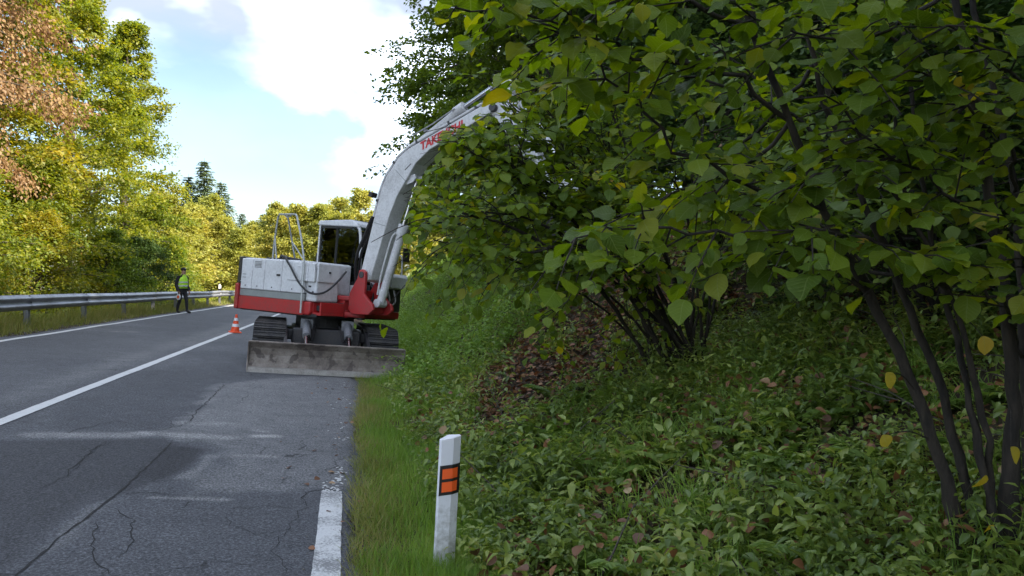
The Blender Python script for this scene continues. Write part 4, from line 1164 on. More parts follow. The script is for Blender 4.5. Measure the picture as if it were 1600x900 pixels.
# ---------------------------------------------------------------- leaf templates
def leaf_template(rows, wid, fold=0.10, droop=0.22):
    tv, uv = [], []
    for y, w in zip(rows, wid):
        zz = -droop * y * y
        for sx in (-1, 0, 1):
            tv.append((sx * w, y - 0.05 * abs(sx) * (y < 0.05), zz + fold * abs(sx) * w * 2))
            uv.append((sx * w, y))
    f = []
    for i in range(len(rows) - 1):
        a = i * 3
        f += [(a, a + 1, a + 4, a + 3), (a + 1, a + 2, a + 5, a + 4)]
    return np.array(tv), np.array(f), np.array(uv)
HAZ = leaf_template([0, 0.06, 0.2, 0.38, 0.58, 0.76, 0.90, 1.0], [0.03, 0.24, 0.40, 0.475, 0.465, 0.34, 0.13, 0.004])
HAZ_LO = leaf_template([0, 0.12, 0.45, 0.8, 1.0], [0.05, 0.32, 0.47, 0.30, 0.01])
NET = leaf_template([0, 0.3, 0.7, 1.0], [0.04, 0.27, 0.18, 0.01], 0.2, 0.35)
RH = (np.array([(0, 0, 0), (0.36, 0.45, 0.10), (0, 1, -0.05), (-0.36, 0.45, 0.10)]), np.array([(0, 1, 2), (0, 2, 3)]))
BLADE = (np.array([(-0.5, 0, 0), (0.5, 0, 0), (-0.4, 0.5, 0.06), (0.4, 0.5, 0.06), (0, 1, 0.32)]), np.array([(0, 1, 3), (0, 3, 2), (2, 3, 4)]))

def rnd_dirs(rg, n, up=0.0):
    d = rg.normal(size=(n, 3))
    d[:, 2] += up
    return norm(d)

# ---------------------------------------------------------------- trees
def broad_tree(seed, H, Rr, b=0.18, nl=46, ntw=14, nlf=28, ls=0.17, droop=0.25, low=0.6, spread=0.10, hang=0.0, upang=40):
    """trunk with limbs, twigs in flat sprays, leaves along the twigs; returns wood and leaf arrays"""
    rg = np.random.default_rng(seed)
    n = 14
    zt = np.linspace(0, 1, n)
    wob = np.cumsum(rg.normal(0, 0.09, (n, 2)), 0) * (H / 15)
    trunk = np.stack([wob[:, 0], wob[:, 1], zt * H * 0.97], -1)
    trunk[0, 2] = -0.4
    rt = 0.019 * H * (1 - zt) ** 0.8 + 0.015
    polys = [(trunk, rt)]
    t = (np.arange(nl) + rg.random(nl)) / nl
    t = t ** 0.9
    h = H * (b + (0.985 - b) * t)
    prof = (1 - t ** 2.0) * 0.85 + 0.15
    prof *= low + (1 - low) * np.minimum(1, t * 4)
    ln = Rr * prof * rg.uniform(0.7, 1.15, nl)
    az = np.arange(nl) * 2.4 + rg.normal(0, 0.4, nl)
    el = np.radians(8 + upang * t + rg.normal(0, 8, nl))
    base = np.stack([np.interp(h, trunk[:, 2], trunk[:, i]) for i in range(3)], -1)
    d = np.stack([np.cos(az) * np.cos(el), np.sin(az) * np.cos(el), np.sin(el)], -1)
    S = np.linspace(0, 1, 6)
    limb = base[:, None] + d[:, None] * (S[None, :, None] * ln[:, None, None])
    limb[:, :, 2] -= droop * (S[None] ** 2) * ln[:, None]
    for i in range(nl):
        polys.append((limb[i], np.maximum(0.010 * ln[i] * 1.5 * (1 - S * 0.85), 0.008)))
    # twigs
    s = rg.uniform(0.22, 1.0, (nl, ntw)); s[:, 0] = 1.0
    q = base[:, None] + d[:, None] * (s[..., None] * ln[:, None, None])
    q[..., 2] -= droop * s ** 2 * ln[:, None]
    side = np.where(rg.random((nl, ntw)) < 0.5, -1, 1) * np.radians(rg.uniform(15, 75, (nl, ntw)))
    a2 = az[:, None] + side
    e2 = np.radians(rg.normal(5, 16, (nl, ntw)))
    td = np.stack([np.cos(a2) * np.cos(e2), np.sin(a2) * np.cos(e2), np.sin(e2)], -1)
    tl = (0.34 * ln[:, None] * (1.15 - 0.5 * s) + 0.35) * rg.uniform(0.6, 1.2, (nl, ntw))
    # leaves
    u = rg.uniform(0.05, 1.0, (nl, ntw, nlf))
    L = q[:, :, None] + td[:, :, None] * (u * tl[..., None])[..., None]
    L[..., 2] -= 0.30 * u ** 2 * tl[..., None] + hang * rg.random(u.shape) * 0.7
    L += rg.normal(0, spread, L.shape) * np.array([1, 1, 0.7])
    L = L.reshape(-1, 3)
    m = len(L)
    ld = np.repeat(td.reshape(-1, 3), nlf, 0) + rg.normal(0, 0.6, (m, 3))
    ld[:, 2] -= 0.25 + 2.0 * hang
    nr = rg.normal(0, 0.42, (m, 3)) + np.array([0, 0, 1.0])
    V, F, _ = scatter(RH[0], RH[1], L, ld, nr, ls * rg.uniform(0.65, 1.35, m))
    wv, wf = tubes(polys, 6)
    return (wv, wf), (V, F)

def spruce_arrays(seed, H, Rr):
    rg = np.random.default_rng(seed)
    polys = [(np.array([[0, 0, -0.4], [0, 0, H * 0.5], [0, 0, H]]), np.array([0.016 * H, 0.009 * H, 0.01]))]
    pos, dr = [], []
    nw = int(H * 2.6)
    for w in range(nw):
        t = w / nw
        z = H * (0.10 + 0.89 * t)
        for k in range(8):
            a = rg.uniform(0, 6.28)
            l = Rr * (1 - t) ** 0.85 * rg.uniform(0.7, 1.1) + 0.12
            n = int(10 + l * 16)
            s = rg.uniform(0.05, 1, n)
            p = np.stack([np.cos(a) * s * l, np.sin(a) * s * l, z + 0.25 * s * l - 0.55 * s * s * l], -1)
            p[:, :2] += rg.normal(0, 0.09 * l + 0.03, (n, 2)) * (0.4 + s[:, None])
            pos.append(p)
            dd = np.stack([np.cos(a) + rg.normal(0, .5, n), np.sin(a) + rg.normal(0, .5, n), rg.normal(-0.35, .3, n)], -1)
            dr.append(dd)
    pos, dr = np.concatenate(pos), np.concatenate(dr)
    m = len(pos)
    V, F, _ = scatter(RH[0] * np.array([0.55, 1, 1]), RH[1], pos, dr, rg.normal(0, 0.3, (m, 3)) + np.array([0, 0, 1]), 0.34 * rg.uniform(0.6, 1.3, m))
    return tubes(polys, 6), (V, F)

def protos(name, arrs, leafmat, bark='bark'):
    (wv, wf), (lv, lf) = arrs
    return mesh_np(name + '_wood', wv, wf, M[bark], smooth=True), mesh_np(name + '_leaves', lv, lf, M[leafmat])

def plant(kind, pr, X, Y, rot, sc, label, group=None, mat=None, cat='tree', parts=('trunk', 'crown'), dz=0.0):
    o = empty(kind, (X, Y, float(ground(X, Y)) + dz), (0, 0, rot))
    s = sc if isinstance(sc, tuple) else (sc, sc, sc)
    tag(o, label, cat, group)
    for nm, me in zip(parts, pr):
        c = link(nm, me, o)
        c.scale = s
        if mat and nm == parts[1]:
            c.material_slots[0].link = 'OBJECT'
            c.material_slots[0].material = M[mat]
    return o

TB = protos('beech', broad_tree(1, 18, 4.6, 0.06, 84, 19, 40, 0.155, low=0.8, spread=0.14), 'beech')
TB2 = protos('lean', broad_tree(2, 17, 3.5, 0.08, 72, 18, 38, 0.150, low=0.9, spread=0.13), 'green_gold')
TR = protos('russet', broad_tree(3, 19, 5.0, 0.34, 48, 18, 44, 0.115, 0.45, hang=0.8, spread=0.12), 'russet')
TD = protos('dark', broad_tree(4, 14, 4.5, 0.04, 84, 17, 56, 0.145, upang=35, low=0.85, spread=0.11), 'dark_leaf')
TS = protos('bushy', broad_tree(6, 6.0, 2.7, 0.02, 44, 15, 32, 0.105, 0.3, low=0.95, spread=0.12), 'green_gold')
TS2 = protos('bushy2', broad_tree(7, 4.6, 2.5, 0.02, 42, 15, 32, 0.100, 0.35, low=1.0, spread=0.12), 'green_gold')
TG = protos('gold', broad_tree(8, 11.5, 3.6, 0.05, 44, 12, 18, 0.27, low=0.9, spread=0.16), 'gold')
SP = protos('spruce', spruce_arrays(9, 19, 3.4), 'spruce')

# left of the road, from the picture's edge into the distance
plant('russet_hornbeam', TR, -12.2, 27.5, 0.4, 1.0, 'tall tree with hanging russet-brown sprays at the top left')
plant('beech_tree', TB, -13.2, 33.0, 1.1, (1.0, 1.0, 1.05), 'tall yellow-green beech tree at the picture\'s left edge, under russet sprays')
plant('beech_tree', TB, -12.6, 40.0, 3.9, (0.95, 0.95, 1.0), 'tall golden-green beech reaching the top of the picture beside the sky', mat='green_gold')
plant('slender_tree', TB2, -12.4, 47.5, 0.5, (0.95, 0.95, 1.02), 'slender yellow-green tree with thin top, rightmost of the tall left trees')
plant('beech_tree', TB, -14.0, 17.0, 2.5, 1.0, 'unseen tall yellow-green tree left of the view, added to reflect in the cab glass', mat='green_gold')  # out of view, added so the cab glass reflects leaves, not sky
plant('beech_tree', TB, -19, 24.0, 5.0, 1.0, 'tall green tree in the wood behind the russet-brown tree', mat='green_gold')
plant('beech_tree', TB, -20, 41.0, 2.0, 0.95, 'golden tree in second row of the wood behind the left beeches')
plant('golden_tree', TG, -12.3, 61, 1.0, (1.0, 1.0, 0.78), 'low golden-green tree just right of the slender tall tree')
plant('golden_tree', TG, -13.5, 72, 2.0, (1.0, 1.0, 0.80), 'golden tree below the spruces, left of the far road bend')
for X, Y, r, s, pr, mt, lb in [(-10.2, 16.0, 2.2, 0.9, TS2, None, 'unseen yellow-green bush left of the view, added to reflect in the cab glass'), (-9.9, 20.5, 0, 0.9, TS2, None, 'yellow-green bush behind the guardrail at the left picture edge'),  # first bush is out of view, added for the cab glass reflection
                               (-10.6, 24.5, 1.3, 1.0, TS, None, 'tall yellow-green bush behind the second guardrail post'),
                               (-9.7, 27.8, 2.1, 0.85, TS2, 'beech', 'low golden bush behind the guardrail, left of the dark green bush'),
                               (-10.8, 31.5, 3.0, 1.05, TS, 'green_gold', 'tall leafy bush behind the guardrail, left of the person'),
                               (-9.9, 36.0, 4.2, 0.85, TS2, 'hazel_far', 'dark green bush behind the guardrail, just left of the person'),
                               (-9.9, 42.5, 0.7, 0.90, TS2, 'dark_leaf', 'dark green bush behind the guardrail, right of the person'),
                               (-10.2, 49.0, 1.9, 0.95, TS2, 'hazel_far', 'green bush behind the small marker on the guardrail'),
                               (-11.0, 54.0, 2.9, 0.85, TS, 'green_gold', 'golden-green bush above the far end of the guardrail')]:
    plant('roadside_bush', pr, X, Y, r, s, lb, 'bushes behind the guardrail', mt, 'bush', ('stem', 'foliage'))
for X, Y, s, lb in [(-17.9, 108, 1.02, 'tallest blue-green spruce left of the sky gap'), (-20.2, 110, 0.92, 'shorter spruce on the left flank of the tallest spruce'),
                    (-16.4, 112, 0.90, 'shorter spruce on the right flank of the tallest spruce'), (-18.4, 150, 0.90, 'lone small spruce tip just right of the tall spruces'),
                    (-14.9, 150, 0.88, 'small spruce tip left of the excavator access rail'), (-11.3, 150, 0.92, 'left one of two dark spruce tips above the access rail'),
                    (-9.6, 151, 0.99, 'right, taller one of two dark spruce tips above the access rail'), (-2.3, 150, 0.96, 'small spruce tip above the cab roof')]:
    plant('spruce_tree', SP, X, Y, X, (1.4 * s, 1.4 * s, s), lb, 'spruces on the skyline')
# the far wood that closes the road
rg = np.random.default_rng(21)
Vs, Fs, base = [], [], 0
gl = broad_tree(31, 11, 3.4, 0.03, 38, 12, 22, 0.25, low=1.0, spread=0.2)[1]
gl2 = broad_tree(32, 10, 3.8, 0.03, 38, 12, 22, 0.25, low=1.0, spread=0.2)[1]
for k in range(32):
    Y = rg.uniform(86, 118)
    X = rg.uniform(-0.25 * Y, 0.13 * Y)
    if k < 12: Y, X = 84 + rg.uniform(0, 5), -19 + k * 2.7 + rg.normal(0, 0.5)
    lv, lf = (gl, gl2)[k % 2]
    a, s = rg.uniform(0, 6.28), rg.uniform(0.9, 1.25) * (0.92 + 0.2 * (Y - 84) / 30)
    Rm = np.array([[math.cos(a), -math.sin(a), 0], [math.sin(a), math.cos(a), 0], [0, 0, 1]])
    Vs.append(lv @ Rm.T * s + np.array([X, Y, float(ground(X, Y)) + (0.0)]))
    Fs.append(lf + base); base += len(lv)
tag(link('far_woodland', mesh_np('far_woodland', np.concatenate(Vs), np.concatenate(Fs), M['gold'])), 'golden autumn wood closing the view at the end of the road', kind='stuff')

# right of the road: the wooded bank that keeps the road in shade
plant('dark_tree', TD, 5.8, 25.0, 0.3, (1.0, 1.0, 1.12), 'tall dark green tree rising behind the excavator boom', mat='hazel_far')
plant('dark_tree', TD, 6.0, 29.0, 2.4, (1.0, 1.0, 1.05), 'second dark green tree, filling the crown gaps behind the tall dark tree', mat='hazel_far')
plant('dark_tree', TD, 8.2, 33.0, 1.7, (1.0, 1.0, 1.0), 'dark tree on the bank farther along the road, behind the tall dark tree')
plant('golden_tree', TG, 6.3, 45.0, 1.7, (0.8, 0.8, 0.75), 'small sunlit golden tree seen under the boom, right of the cab')
lab = 'tall broadleaf tree standing in the dark wood behind the hazel bushes'
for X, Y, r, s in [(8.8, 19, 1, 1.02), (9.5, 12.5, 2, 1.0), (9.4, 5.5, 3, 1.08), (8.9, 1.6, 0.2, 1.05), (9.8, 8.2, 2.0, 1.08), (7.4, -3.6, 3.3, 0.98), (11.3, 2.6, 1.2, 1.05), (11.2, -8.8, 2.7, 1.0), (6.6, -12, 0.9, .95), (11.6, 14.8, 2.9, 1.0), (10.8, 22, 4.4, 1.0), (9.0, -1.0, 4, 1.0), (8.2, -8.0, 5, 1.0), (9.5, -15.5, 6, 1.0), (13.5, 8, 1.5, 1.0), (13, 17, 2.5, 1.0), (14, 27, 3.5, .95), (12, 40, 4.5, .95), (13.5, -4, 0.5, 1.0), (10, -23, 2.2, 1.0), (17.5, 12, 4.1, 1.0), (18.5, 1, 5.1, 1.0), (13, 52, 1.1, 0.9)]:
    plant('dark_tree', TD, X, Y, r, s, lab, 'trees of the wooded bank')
lab = 'dense dark undergrowth bush on the wooded bank behind the hazels'
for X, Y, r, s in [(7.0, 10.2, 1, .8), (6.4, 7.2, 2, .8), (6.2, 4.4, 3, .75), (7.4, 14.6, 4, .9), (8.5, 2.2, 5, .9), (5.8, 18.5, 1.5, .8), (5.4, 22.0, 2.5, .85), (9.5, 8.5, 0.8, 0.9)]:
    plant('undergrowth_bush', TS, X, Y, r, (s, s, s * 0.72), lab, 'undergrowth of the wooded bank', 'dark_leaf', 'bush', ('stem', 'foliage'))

# ---------------------------------------------------------------- hazels
CLEAR = [P(u, v, 12.0) for u, v in ((530, 500), (545, 400), (588, 285), (622, 205), (715, 150), (770, 105), (792, 112), (738, 165), (706, 198), (690, 218), (688, 250), (662, 272), (644, 300), (640, 340), (634, 420), (636, 500))]
CLEAR = [(800 + FPX * (p[0] * math.cos(YAW) - p[1] * math.sin(YAW)) / (p[0] * math.sin(YAW) + p[1] * math.cos(YAW)), 450 - FPX * (p[2] - CAMZ) / (p[0] * math.sin(YAW) + p[1] * math.cos(YAW))) for p in CLEAR]
def inside(x, y, poly):
    """the gap in the hazels that has been cut back round the working boom"""
    r = np.zeros(np.shape(x), bool)
    for a, b in zip(poly, poly[1:] + poly[:1]):
        r ^= ((a[1] > y) != (b[1] > y)) & (x < (b[0] - a[0]) * (y - a[1]) / (b[1] - a[1] + 1e-9) + a[0])
    return r

def resample(p, step):
    p = smooth_line(np.asarray(p, float), 8)
    sl_ = np.linalg.norm(np.diff(p, axis=0), axis=1)
    c = np.concatenate([[0], np.cumsum(sl_)])
    t = np.linspace(0, c[-1], max(3, int(c[-1] / step) + 1))
    return np.stack([np.interp(t, c, p[:, i]) for i in range(3)], -1)

def leafy(branches, rg, step=0.12, tw=(0.15, 0.42), lsp=0.055, start=0.25, wig=0.012):
    """twigs and leaf sites along branch polylines"""
    wood, pos, dirs = [], [], []
    for br, r0, st in branches:
        p = resample(br, step)
        p[1:-1] += rg.normal(0, wig, (len(p) - 2, 3))
        n = len(p)
        wood.append((p, np.linspace(r0, max(0.003, r0 * 0.22), n)))
        tg = norm(np.gradient(p, axis=0))
        for i in range(n):
            f = i / (n - 1)
            if f < st: continue
            for _ in range(2 if rg.random() < 0.6 else 1):
                d = norm(np.cross(tg[i], [0, 0, 1.0]))[0:3] * (1 if rg.random() < 0.5 else -1)
                d = norm(d * rg.uniform(0.5, 1.0) + tg[i] * rg.uniform(0.2, 0.9) + rg.normal(0, 0.28, 3) + np.array([0, 0, -0.05]))
                l = rg.uniform(*tw) * (1.15 - 0.5 * f)
                k = max(2, int(l / lsp))
                s = np.linspace(0.12, 1, k)
                q = p[i] + d * (s * l)[:, None]
                q[:, 2] -= 0.22 * l * s ** 2
                wood.append((np.vstack([p[i], q[k // 2], q[-1]]), np.array([0.0042, 0.003, 0.0018])))
                sd = norm(np.cross(d, [0, 0, 1.0]))
                sg = np.where(np.arange(k) % 2 == 0, 1, -1)[:, None]
                ld = d * 0.55 + sd * sg * 0.8
                ld[-1] = d
                pos.append(q); dirs.append(ld)
    return wood, np.concatenate(pos), np.concatenate(dirs)

def hazel(name, stems, branches, seed, label, size, nindiv, tmpl, step, tw, lsp, mat, group=None):
    rg = np.random.default_rng(seed)
    b0 = np.array(stems[0][0][0])
    o = empty(name, tuple(b0))
    tag(o, label, 'bush', group)
    sv = []
    for p, r in stems:
        q = resample(p, 0.10)
        q[2:-1] += rg.normal(0, 0.006, (len(q) - 3, 3))
        n = len(q)
        v, f = tubes([(q - b0, np.linspace(r, r * 0.35, n) * (1 + 0.09 * rg.normal(size=n)) * (1 + 0.7 * np.exp(-np.arange(n) * 0.10 / 0.12)))], 10)
        link('stem', mesh_np('stem', v, f, M['hazel_bark'], smooth=True), o)
    wood, pos, dirs = leafy(branches, rg, step, tw, lsp)
    def keepw(p, r):
        c = p.mean(0) - np.array([0, 0, CAMZ])
        dd = c[0] * math.sin(YAW) + c[1] * math.cos(YAW)
        return r.max() > 0.006 or dd < 0.3 or not inside(np.array([800 + FPX * (c[0] * math.cos(YAW) - c[1] * math.sin(YAW)) / dd]), np.array([450 - FPX * c[2] / dd]), CLEAR)[0]
    v, f = tubes([(p - b0, r) for p, r in wood if keepw(p, r)], 5)
    tag(link('branches', mesh_np('branches', v, f, M['hazel_bark'], smooth=True), o), kind='stuff')
    keep = np.ones(len(pos), bool)
    m = len(pos)
    dirs = norm(dirs + rg.normal(0, 0.35, (m, 3)) + np.array([0, 0, -0.30]))
    nr = norm(rg.normal(0, 0.36, (m, 3)) + np.array([-0.05, -0.20, 1.0]))
    s = size * np.clip(rg.normal(1.0, 0.30, m), 0.4, 1.6)
    pos = pos + dirs * 0.012
    # the nearest leaves in view are objects of their own
    rel = pos - np.array([0, 0, CAMZ])
    dep = rel[:, 0] * math.sin(YAW) + rel[:, 1] * math.cos(YAW)
    uu = 800 + FPX * (rel[:, 0] * math.cos(YAW) - rel[:, 1] * math.sin(YAW)) / np.maximum(dep, 0.1)
    vv = 450 - FPX * rel[:, 2] / np.maximum(dep, 0.1)
    ok = (dep > 1.45) & ~inside(uu, vv, CLEAR)
    inv = (dep > 0.3) & (uu > 0) & (uu < 1600) & (vv > 0) & (vv < 900)
    score = np.where(inv & ok, s / np.maximum(dep, 0.3), -1)
    order = np.argsort(-score)[:nindiv]
    order = order[score[order] > 0]
    ind = np.zeros(m, bool); ind[order] = True
    rest = ok & ~ind
    idx = np.where(rest)[0]
    Vs, Fs, Us, base = [], [], [], 0
    for k in range(5):
        ii = idx[k::5]
        tv = tmpl[0].copy()
        tv[:, 2] += -0.25 * (k - 2) * 0.5 * tv[:, 1] ** 2 + 0.07 * np.sin(tv[:, 0] * (6 + k) + tv[:, 1] * (4 + 2 * k)) + (0.35 - 0.16 * k) * tv[:, 0] ** 2
        tv[:, 0] *= 0.86 + 0.07 * k
        V, F, UV = scatter(tv, tmpl[1], pos[ii] - b0, dirs[ii], nr[ii], s[ii], tmpl[2], base)
        Vs.append(V); Fs.append(F); Us.append(UV); base += len(V)
    tag(link('foliage', mesh_np('foliage', np.concatenate(Vs), np.concatenate(Fs), M[mat], np.concatenate(Us), True), o), kind='stuff')
    # a few leaf shapes shared between the single leaves
    shapes = []
    for k in range(6):
        t = leaf_template([0, 0.06, 0.2, 0.38, 0.58, 0.76, 0.90, 1.0], np.array([0.03, 0.24, 0.40, 0.475, 0.465, 0.34, 0.13, 0.004]) * rg.uniform(0.88, 1.1), rg.uniform(0.02, 0.20), rg.uniform(0.05, 0.42))
        tv = t[0].copy(); tv[:, 2] += 0.06 * np.sin(tv[:, 0] * rg.uniform(5, 10) + tv[:, 1] * rg.uniform(4, 9))
        shapes.append(mesh_np('leaf', tv, t[1], M[mat], t[2], True))
    for j, i in enumerate(order):
        y = dirs[i]; x = np.cross(y, nr[i]); x /= np.linalg.norm(x); z = np.cross(x, y)
        mt = np.eye(4); mt[:3, 0], mt[:3, 1], mt[:3, 2] = x * s[i], y * s[i], z * s[i]
        mt[:3, 3] = pos[i] - b0
        link('leaf', shapes[j % 6], o, Matrix(mt.tolist()))
    print('hazel', name, m, 'leaves', int(ind.sum()), 'single')
    return o

def path(*pts): return np.array([P(*p) for p in pts])
st = [(path((1508, 850, 3.0), (1440, 640, 2.98), (1360, 460, 2.95), (1290, 330, 2.9), (1235, 190, 2.85), (1180, 60, 2.8), (1120, -90, 2.75)), 0.030),
      (path((1530, 850, 3.05), (1470, 610, 3.1), (1400, 430, 3.15), (1330, 260, 3.2), (1270, 100, 3.2), (1250, -80, 3.2)), 0.022),
      (path((1548, 855, 3.0), (1535, 650, 2.9), (1480, 450, 2.85), (1420, 330, 2.85), (1390, 150, 2.9)), 0.018),
      (path((1578, 850, 2.95), (1582, 600, 2.95), (1560, 380, 2.9), (1520, 150, 2.85), (1480, -90, 2.8)), 0.036),
      (path((1610, 850, 3.1), (1600, 560, 3.1), (1585, 300, 3.05), (1530, 60, 3.0), (1500, -90, 3.0)), 0.026),
      (path((1562, 855, 2.9), (1500, 560, 2.95), (1450, 350, 3.0), (1420, 100, 3.0), (1380, -90, 3.0)), 0.017),
      (path((1640, 860, 3.0), (1650, 500, 2.9), (1640, 200, 2.8), (1600, -100, 2.7)), 0.024)]
br = [((1290, 330, 2.9), (1190, 297, 2.85), (1070, 240, 2.8), (985, 160, 2.75), (930, 90, 2.7), (860, 40, 2.65)),
      ((1235, 190, 2.85), (1130, 110, 2.8), (1030, 92, 2.75), (940, 62, 2.7), (830, 30, 2.65), (735, 18, 2.6)),
      ((1360, 460, 2.95), (1290, 400, 2.8), (1160, 372, 2.7), (1010, 358, 2.65), (900, 372, 2.6)),
      ((1180, 60, 2.8), (1080, 10, 2.7), (960, -30, 2.65), (830, -40, 2.6), (740, -20, 2.6)),
      ((1270, 100, 3.2), (1180, 200, 3.3), (1060, 300, 3.4), (960, 345, 3.5)),
      ((1480, 450, 2.85), (1400, 390, 2.7), (1300, 365, 2.6), (1200, 360, 2.55)),
      ((1520, 150, 2.85), (1440, 220, 2.7), (1330, 260, 2.6), (1240, 290, 2.55)),
      ((1560, 380, 2.9), (1480, 300, 2.7), (1400, 250, 2.6), (1330, 200, 2.5)),
      ((1490, -20, 2.8), (1400, 40, 2.6), (1280, 60, 2.5), (1180, 30, 2.45)),
      ((1585, 300, 3.05), (1560, 220, 2.7), (1500, 150, 2.5), (1420, 110, 2.4)),
      ((1235, 190, 2.85), (1170, 255, 3.0), (1090, 320, 3.1)),
      ((1330, 260, 3.2), (1230, 180, 3.3), (1110, 130, 3.4), (990, 110, 3.4), (880, 130, 3.4)),
      ((1420, 100, 3.0), (1350, 20, 2.9), (1260, -50, 2.8)),
      ((1250, -60, 3.2), (1120, -60, 3.1), (980, -10, 3.1), (860, 70, 3.1)),
      ((1420, 330, 2.85), (1370, 230, 2.8), (1290, 150, 2.7)),
      ((1600, 560, 3.1), (1570, 480, 2.8), (1500, 430, 2.6), (1440, 400, 2.5)),
      ((1650, 500, 2.9), (1600, 400, 2.6), (1560, 340, 2.4)),
      ((1640, 200, 2.8), (1560, 100, 2.5), (1480, 40, 2.3)),
      ((1600, -60, 2.75), (1480, -60, 2.4), (1330, -60, 2.2), (1180, -120, 2.1)),
      ((1400, 430, 3.15), (1330, 400, 3.3), (1250, 330, 3.5), (1150, 300, 3.6)),
      # the canopy that goes on above the picture
      ((1180, 60, 2.8), (1100, -200, 2.6), (950, -330, 2.4), (800, -380, 2.2)),
      ((1480, -90, 2.8), (1450, -350, 2.6), (1300, -520, 2.3), (1100, -560, 2.0)),
      ((1500, -90, 3.0), (1560, -350, 2.9), (1600, -600, 2.7), (1500, -800, 2.5)),
      ((1600, -100, 2.7), (1700, -350, 2.4), (1800, -600, 2.1), (1800, -900, 1.8)),
      ((1250, -80, 3.2), (1150, -300, 3.2), (1000, -420, 3.2), (850, -400, 3.2))]
over = []  # extra overhead branches out of view, added to darken the lower right bank
_r = np.random.default_rng(44)
for k in range(34):
    a = np.array([2.75, 3.0, 3.0 + 0.5 * _r.random()])
    e = np.array([_r.uniform(2.6, 5.6), _r.uniform(-0.6, 4.4), _r.uniform(2.9, 4.0)])
    over.append((np.array([a, a * 0.6 + e * 0.4 + (0, 0, 0.35), e]), 0.011, 0.15))
HZ = hazel('hazel_bush', st, [(path(*b), 0.011, 0.22) for b in br] + over, 41, 'near hazel bush with slanting stems and large leaves filling the right side', 0.072, 300, HAZ, 0.090, (0.15, 0.46), 0.043, 'hazel')

# single yellow leaves low on the near stems
_t = leaf_template([0, 0.06, 0.2, 0.38, 0.58, 0.76, 0.90, 1.0], [0.03, 0.24, 0.40, 0.475, 0.465, 0.34, 0.13, 0.004], 0.1, 0.3)
_ym = mesh_np('yellow_leaf', _t[0], _t[1], M['yellow_leaf'], _t[2], True)
_b0 = np.array(st[0][0][0])
for u, v, Y, su, sv, sY, sz in [(1540, 540, 2.75, 1490, 500, 2.93, 0.075), (1532, 755, 2.70, 1498, 790, 3.0, 0.075), (1545, 828, 2.72, 1520, 800, 3.0, 0.055), (1588, 712, 2.75, 1580, 640, 2.95, 0.075), (1392, 595, 2.80, 1430, 610, 2.97, 0.07), (1345, 380, 2.75, 1325, 395, 2.92, 0.06), (1505, 135, 2.6, 1515, 110, 2.84, 0.085), (1385, 690, 2.85, 1460, 690, 2.99, 0.06)]:
    q, s_ = P(u, v, Y), P(su, sv, sY)
    dn_ = norm(np.array([_r.normal(0, 0.35), _r.normal(0, 0.3), -1.0])); nn_y = norm(np.array([_r.normal(-0.1, 0.3), -1.0, 0.25]))
    x = np.cross(dn_, nn_y); x /= np.linalg.norm(x); z = np.cross(x, dn_)
    mt = np.eye(4); mt[:3, 0], mt[:3, 1], mt[:3, 2] = x * sz, dn_ * sz, z * sz
    q0 = q - dn_ * sz * 0.5
    mt[:3, 3] = q0 - _b0
    o = link('leaf', _ym, HZ, Matrix(mt.tolist()))
    o['label'] = 'single yellow leaf'
    vv_, ff_ = tubes([(smooth_line(np.array([s_, (s_ + q0) / 2 + (0, 0, 0.03), q0]), 4) - _b0, np.linspace(0.004, 0.0012, 9))], 5)
    link('twig', mesh_np('twig', vv_, ff_, M['hazel_bark'], smooth=True), HZ)

def arch(b, t, lift):
    b, t = np.array(b), np.array(t)
    m1 = b + (t - b) * 0.35 + np.array([0, 0, lift])
    m2 = b + (t - b) * 0.72 + np.array([0, 0, lift * 0.75])
    return np.array([b, m1, m2, t])
def fan_hazel(name, base, targets, seed, label, size, nind, mat, step=0.2, tw=(0.25, 0.6), lsp=0.055, r0=0.024):
    rg = np.random.default_rng(seed)
    stems, brs = [], []
    for i, t in enumerate(targets):
        b = np.array(base) + np.array([rg.normal(0, 0.13), rg.normal(0, 0.13), 0])
        b[2] = float(ground(b[0], b[1])) - 0.08
        T = P(*t)
        c = arch(b, T, rg.uniform(0.25, 0.6))
        stems.append((c, r0 * rg.uniform(0.6, 1.1)))
        brs.append((c[1:] + 0.001, 0.010, 0.05))
        q = smooth_line(c, 8)
        for f in (10, 14, 18, 21):
            d = norm(q[f + 1] - q[f]) + rg.normal(0, 0.65, 3) + np.array([-0.1, -0.25, 0.1])
            l = rg.uniform(0.5, 1.15)
            e = q[f] + norm(d) * l
            brs.append((np.array([q[f], (q[f] + e) / 2 + (0, 0, 0.06), e - (0, 0, 0.1)]), 0.007, 0.1))
    return hazel(name, stems, brs, seed, label, size, nind, HAZ_LO, step, tw, lsp, mat)
fan_hazel('hazel_bush', (3.75, 8.2, 0), [(668, 300, 8.0), (678, 375, 7.6), (722, 238, 8.0), (745, 225, 7.8), (706, 236, 7.6), (722, 214, 7.5), (712, 222, 7.3), (735, 200, 7.5), (745, 330, 7.2), (800, 200, 8.2), (850, 165, 8.4), (818, 130, 8.2), (795, 160, 8.0), (845, 95, 8.4), (900, 290, 7.4), (940, 210, 8.0), (1000, 120, 8.6), (1050, 280, 7.6), (1100, 180, 8.4), (1150, 320, 7.6), (1200, 240, 8.4), (830, 395, 7.0), (705, 330, 7.0), (930, 400, 6.8), (770, 270, 7.6), (1010, 370, 6.9), (1250, 120, 8.8), (900, 60, 8.8), (668, 345, 8.3)],
          51, 'middle hazel bush with dark clustered stems, its branches hanging in front of the excavator', 0.088, 160, 'hazel')
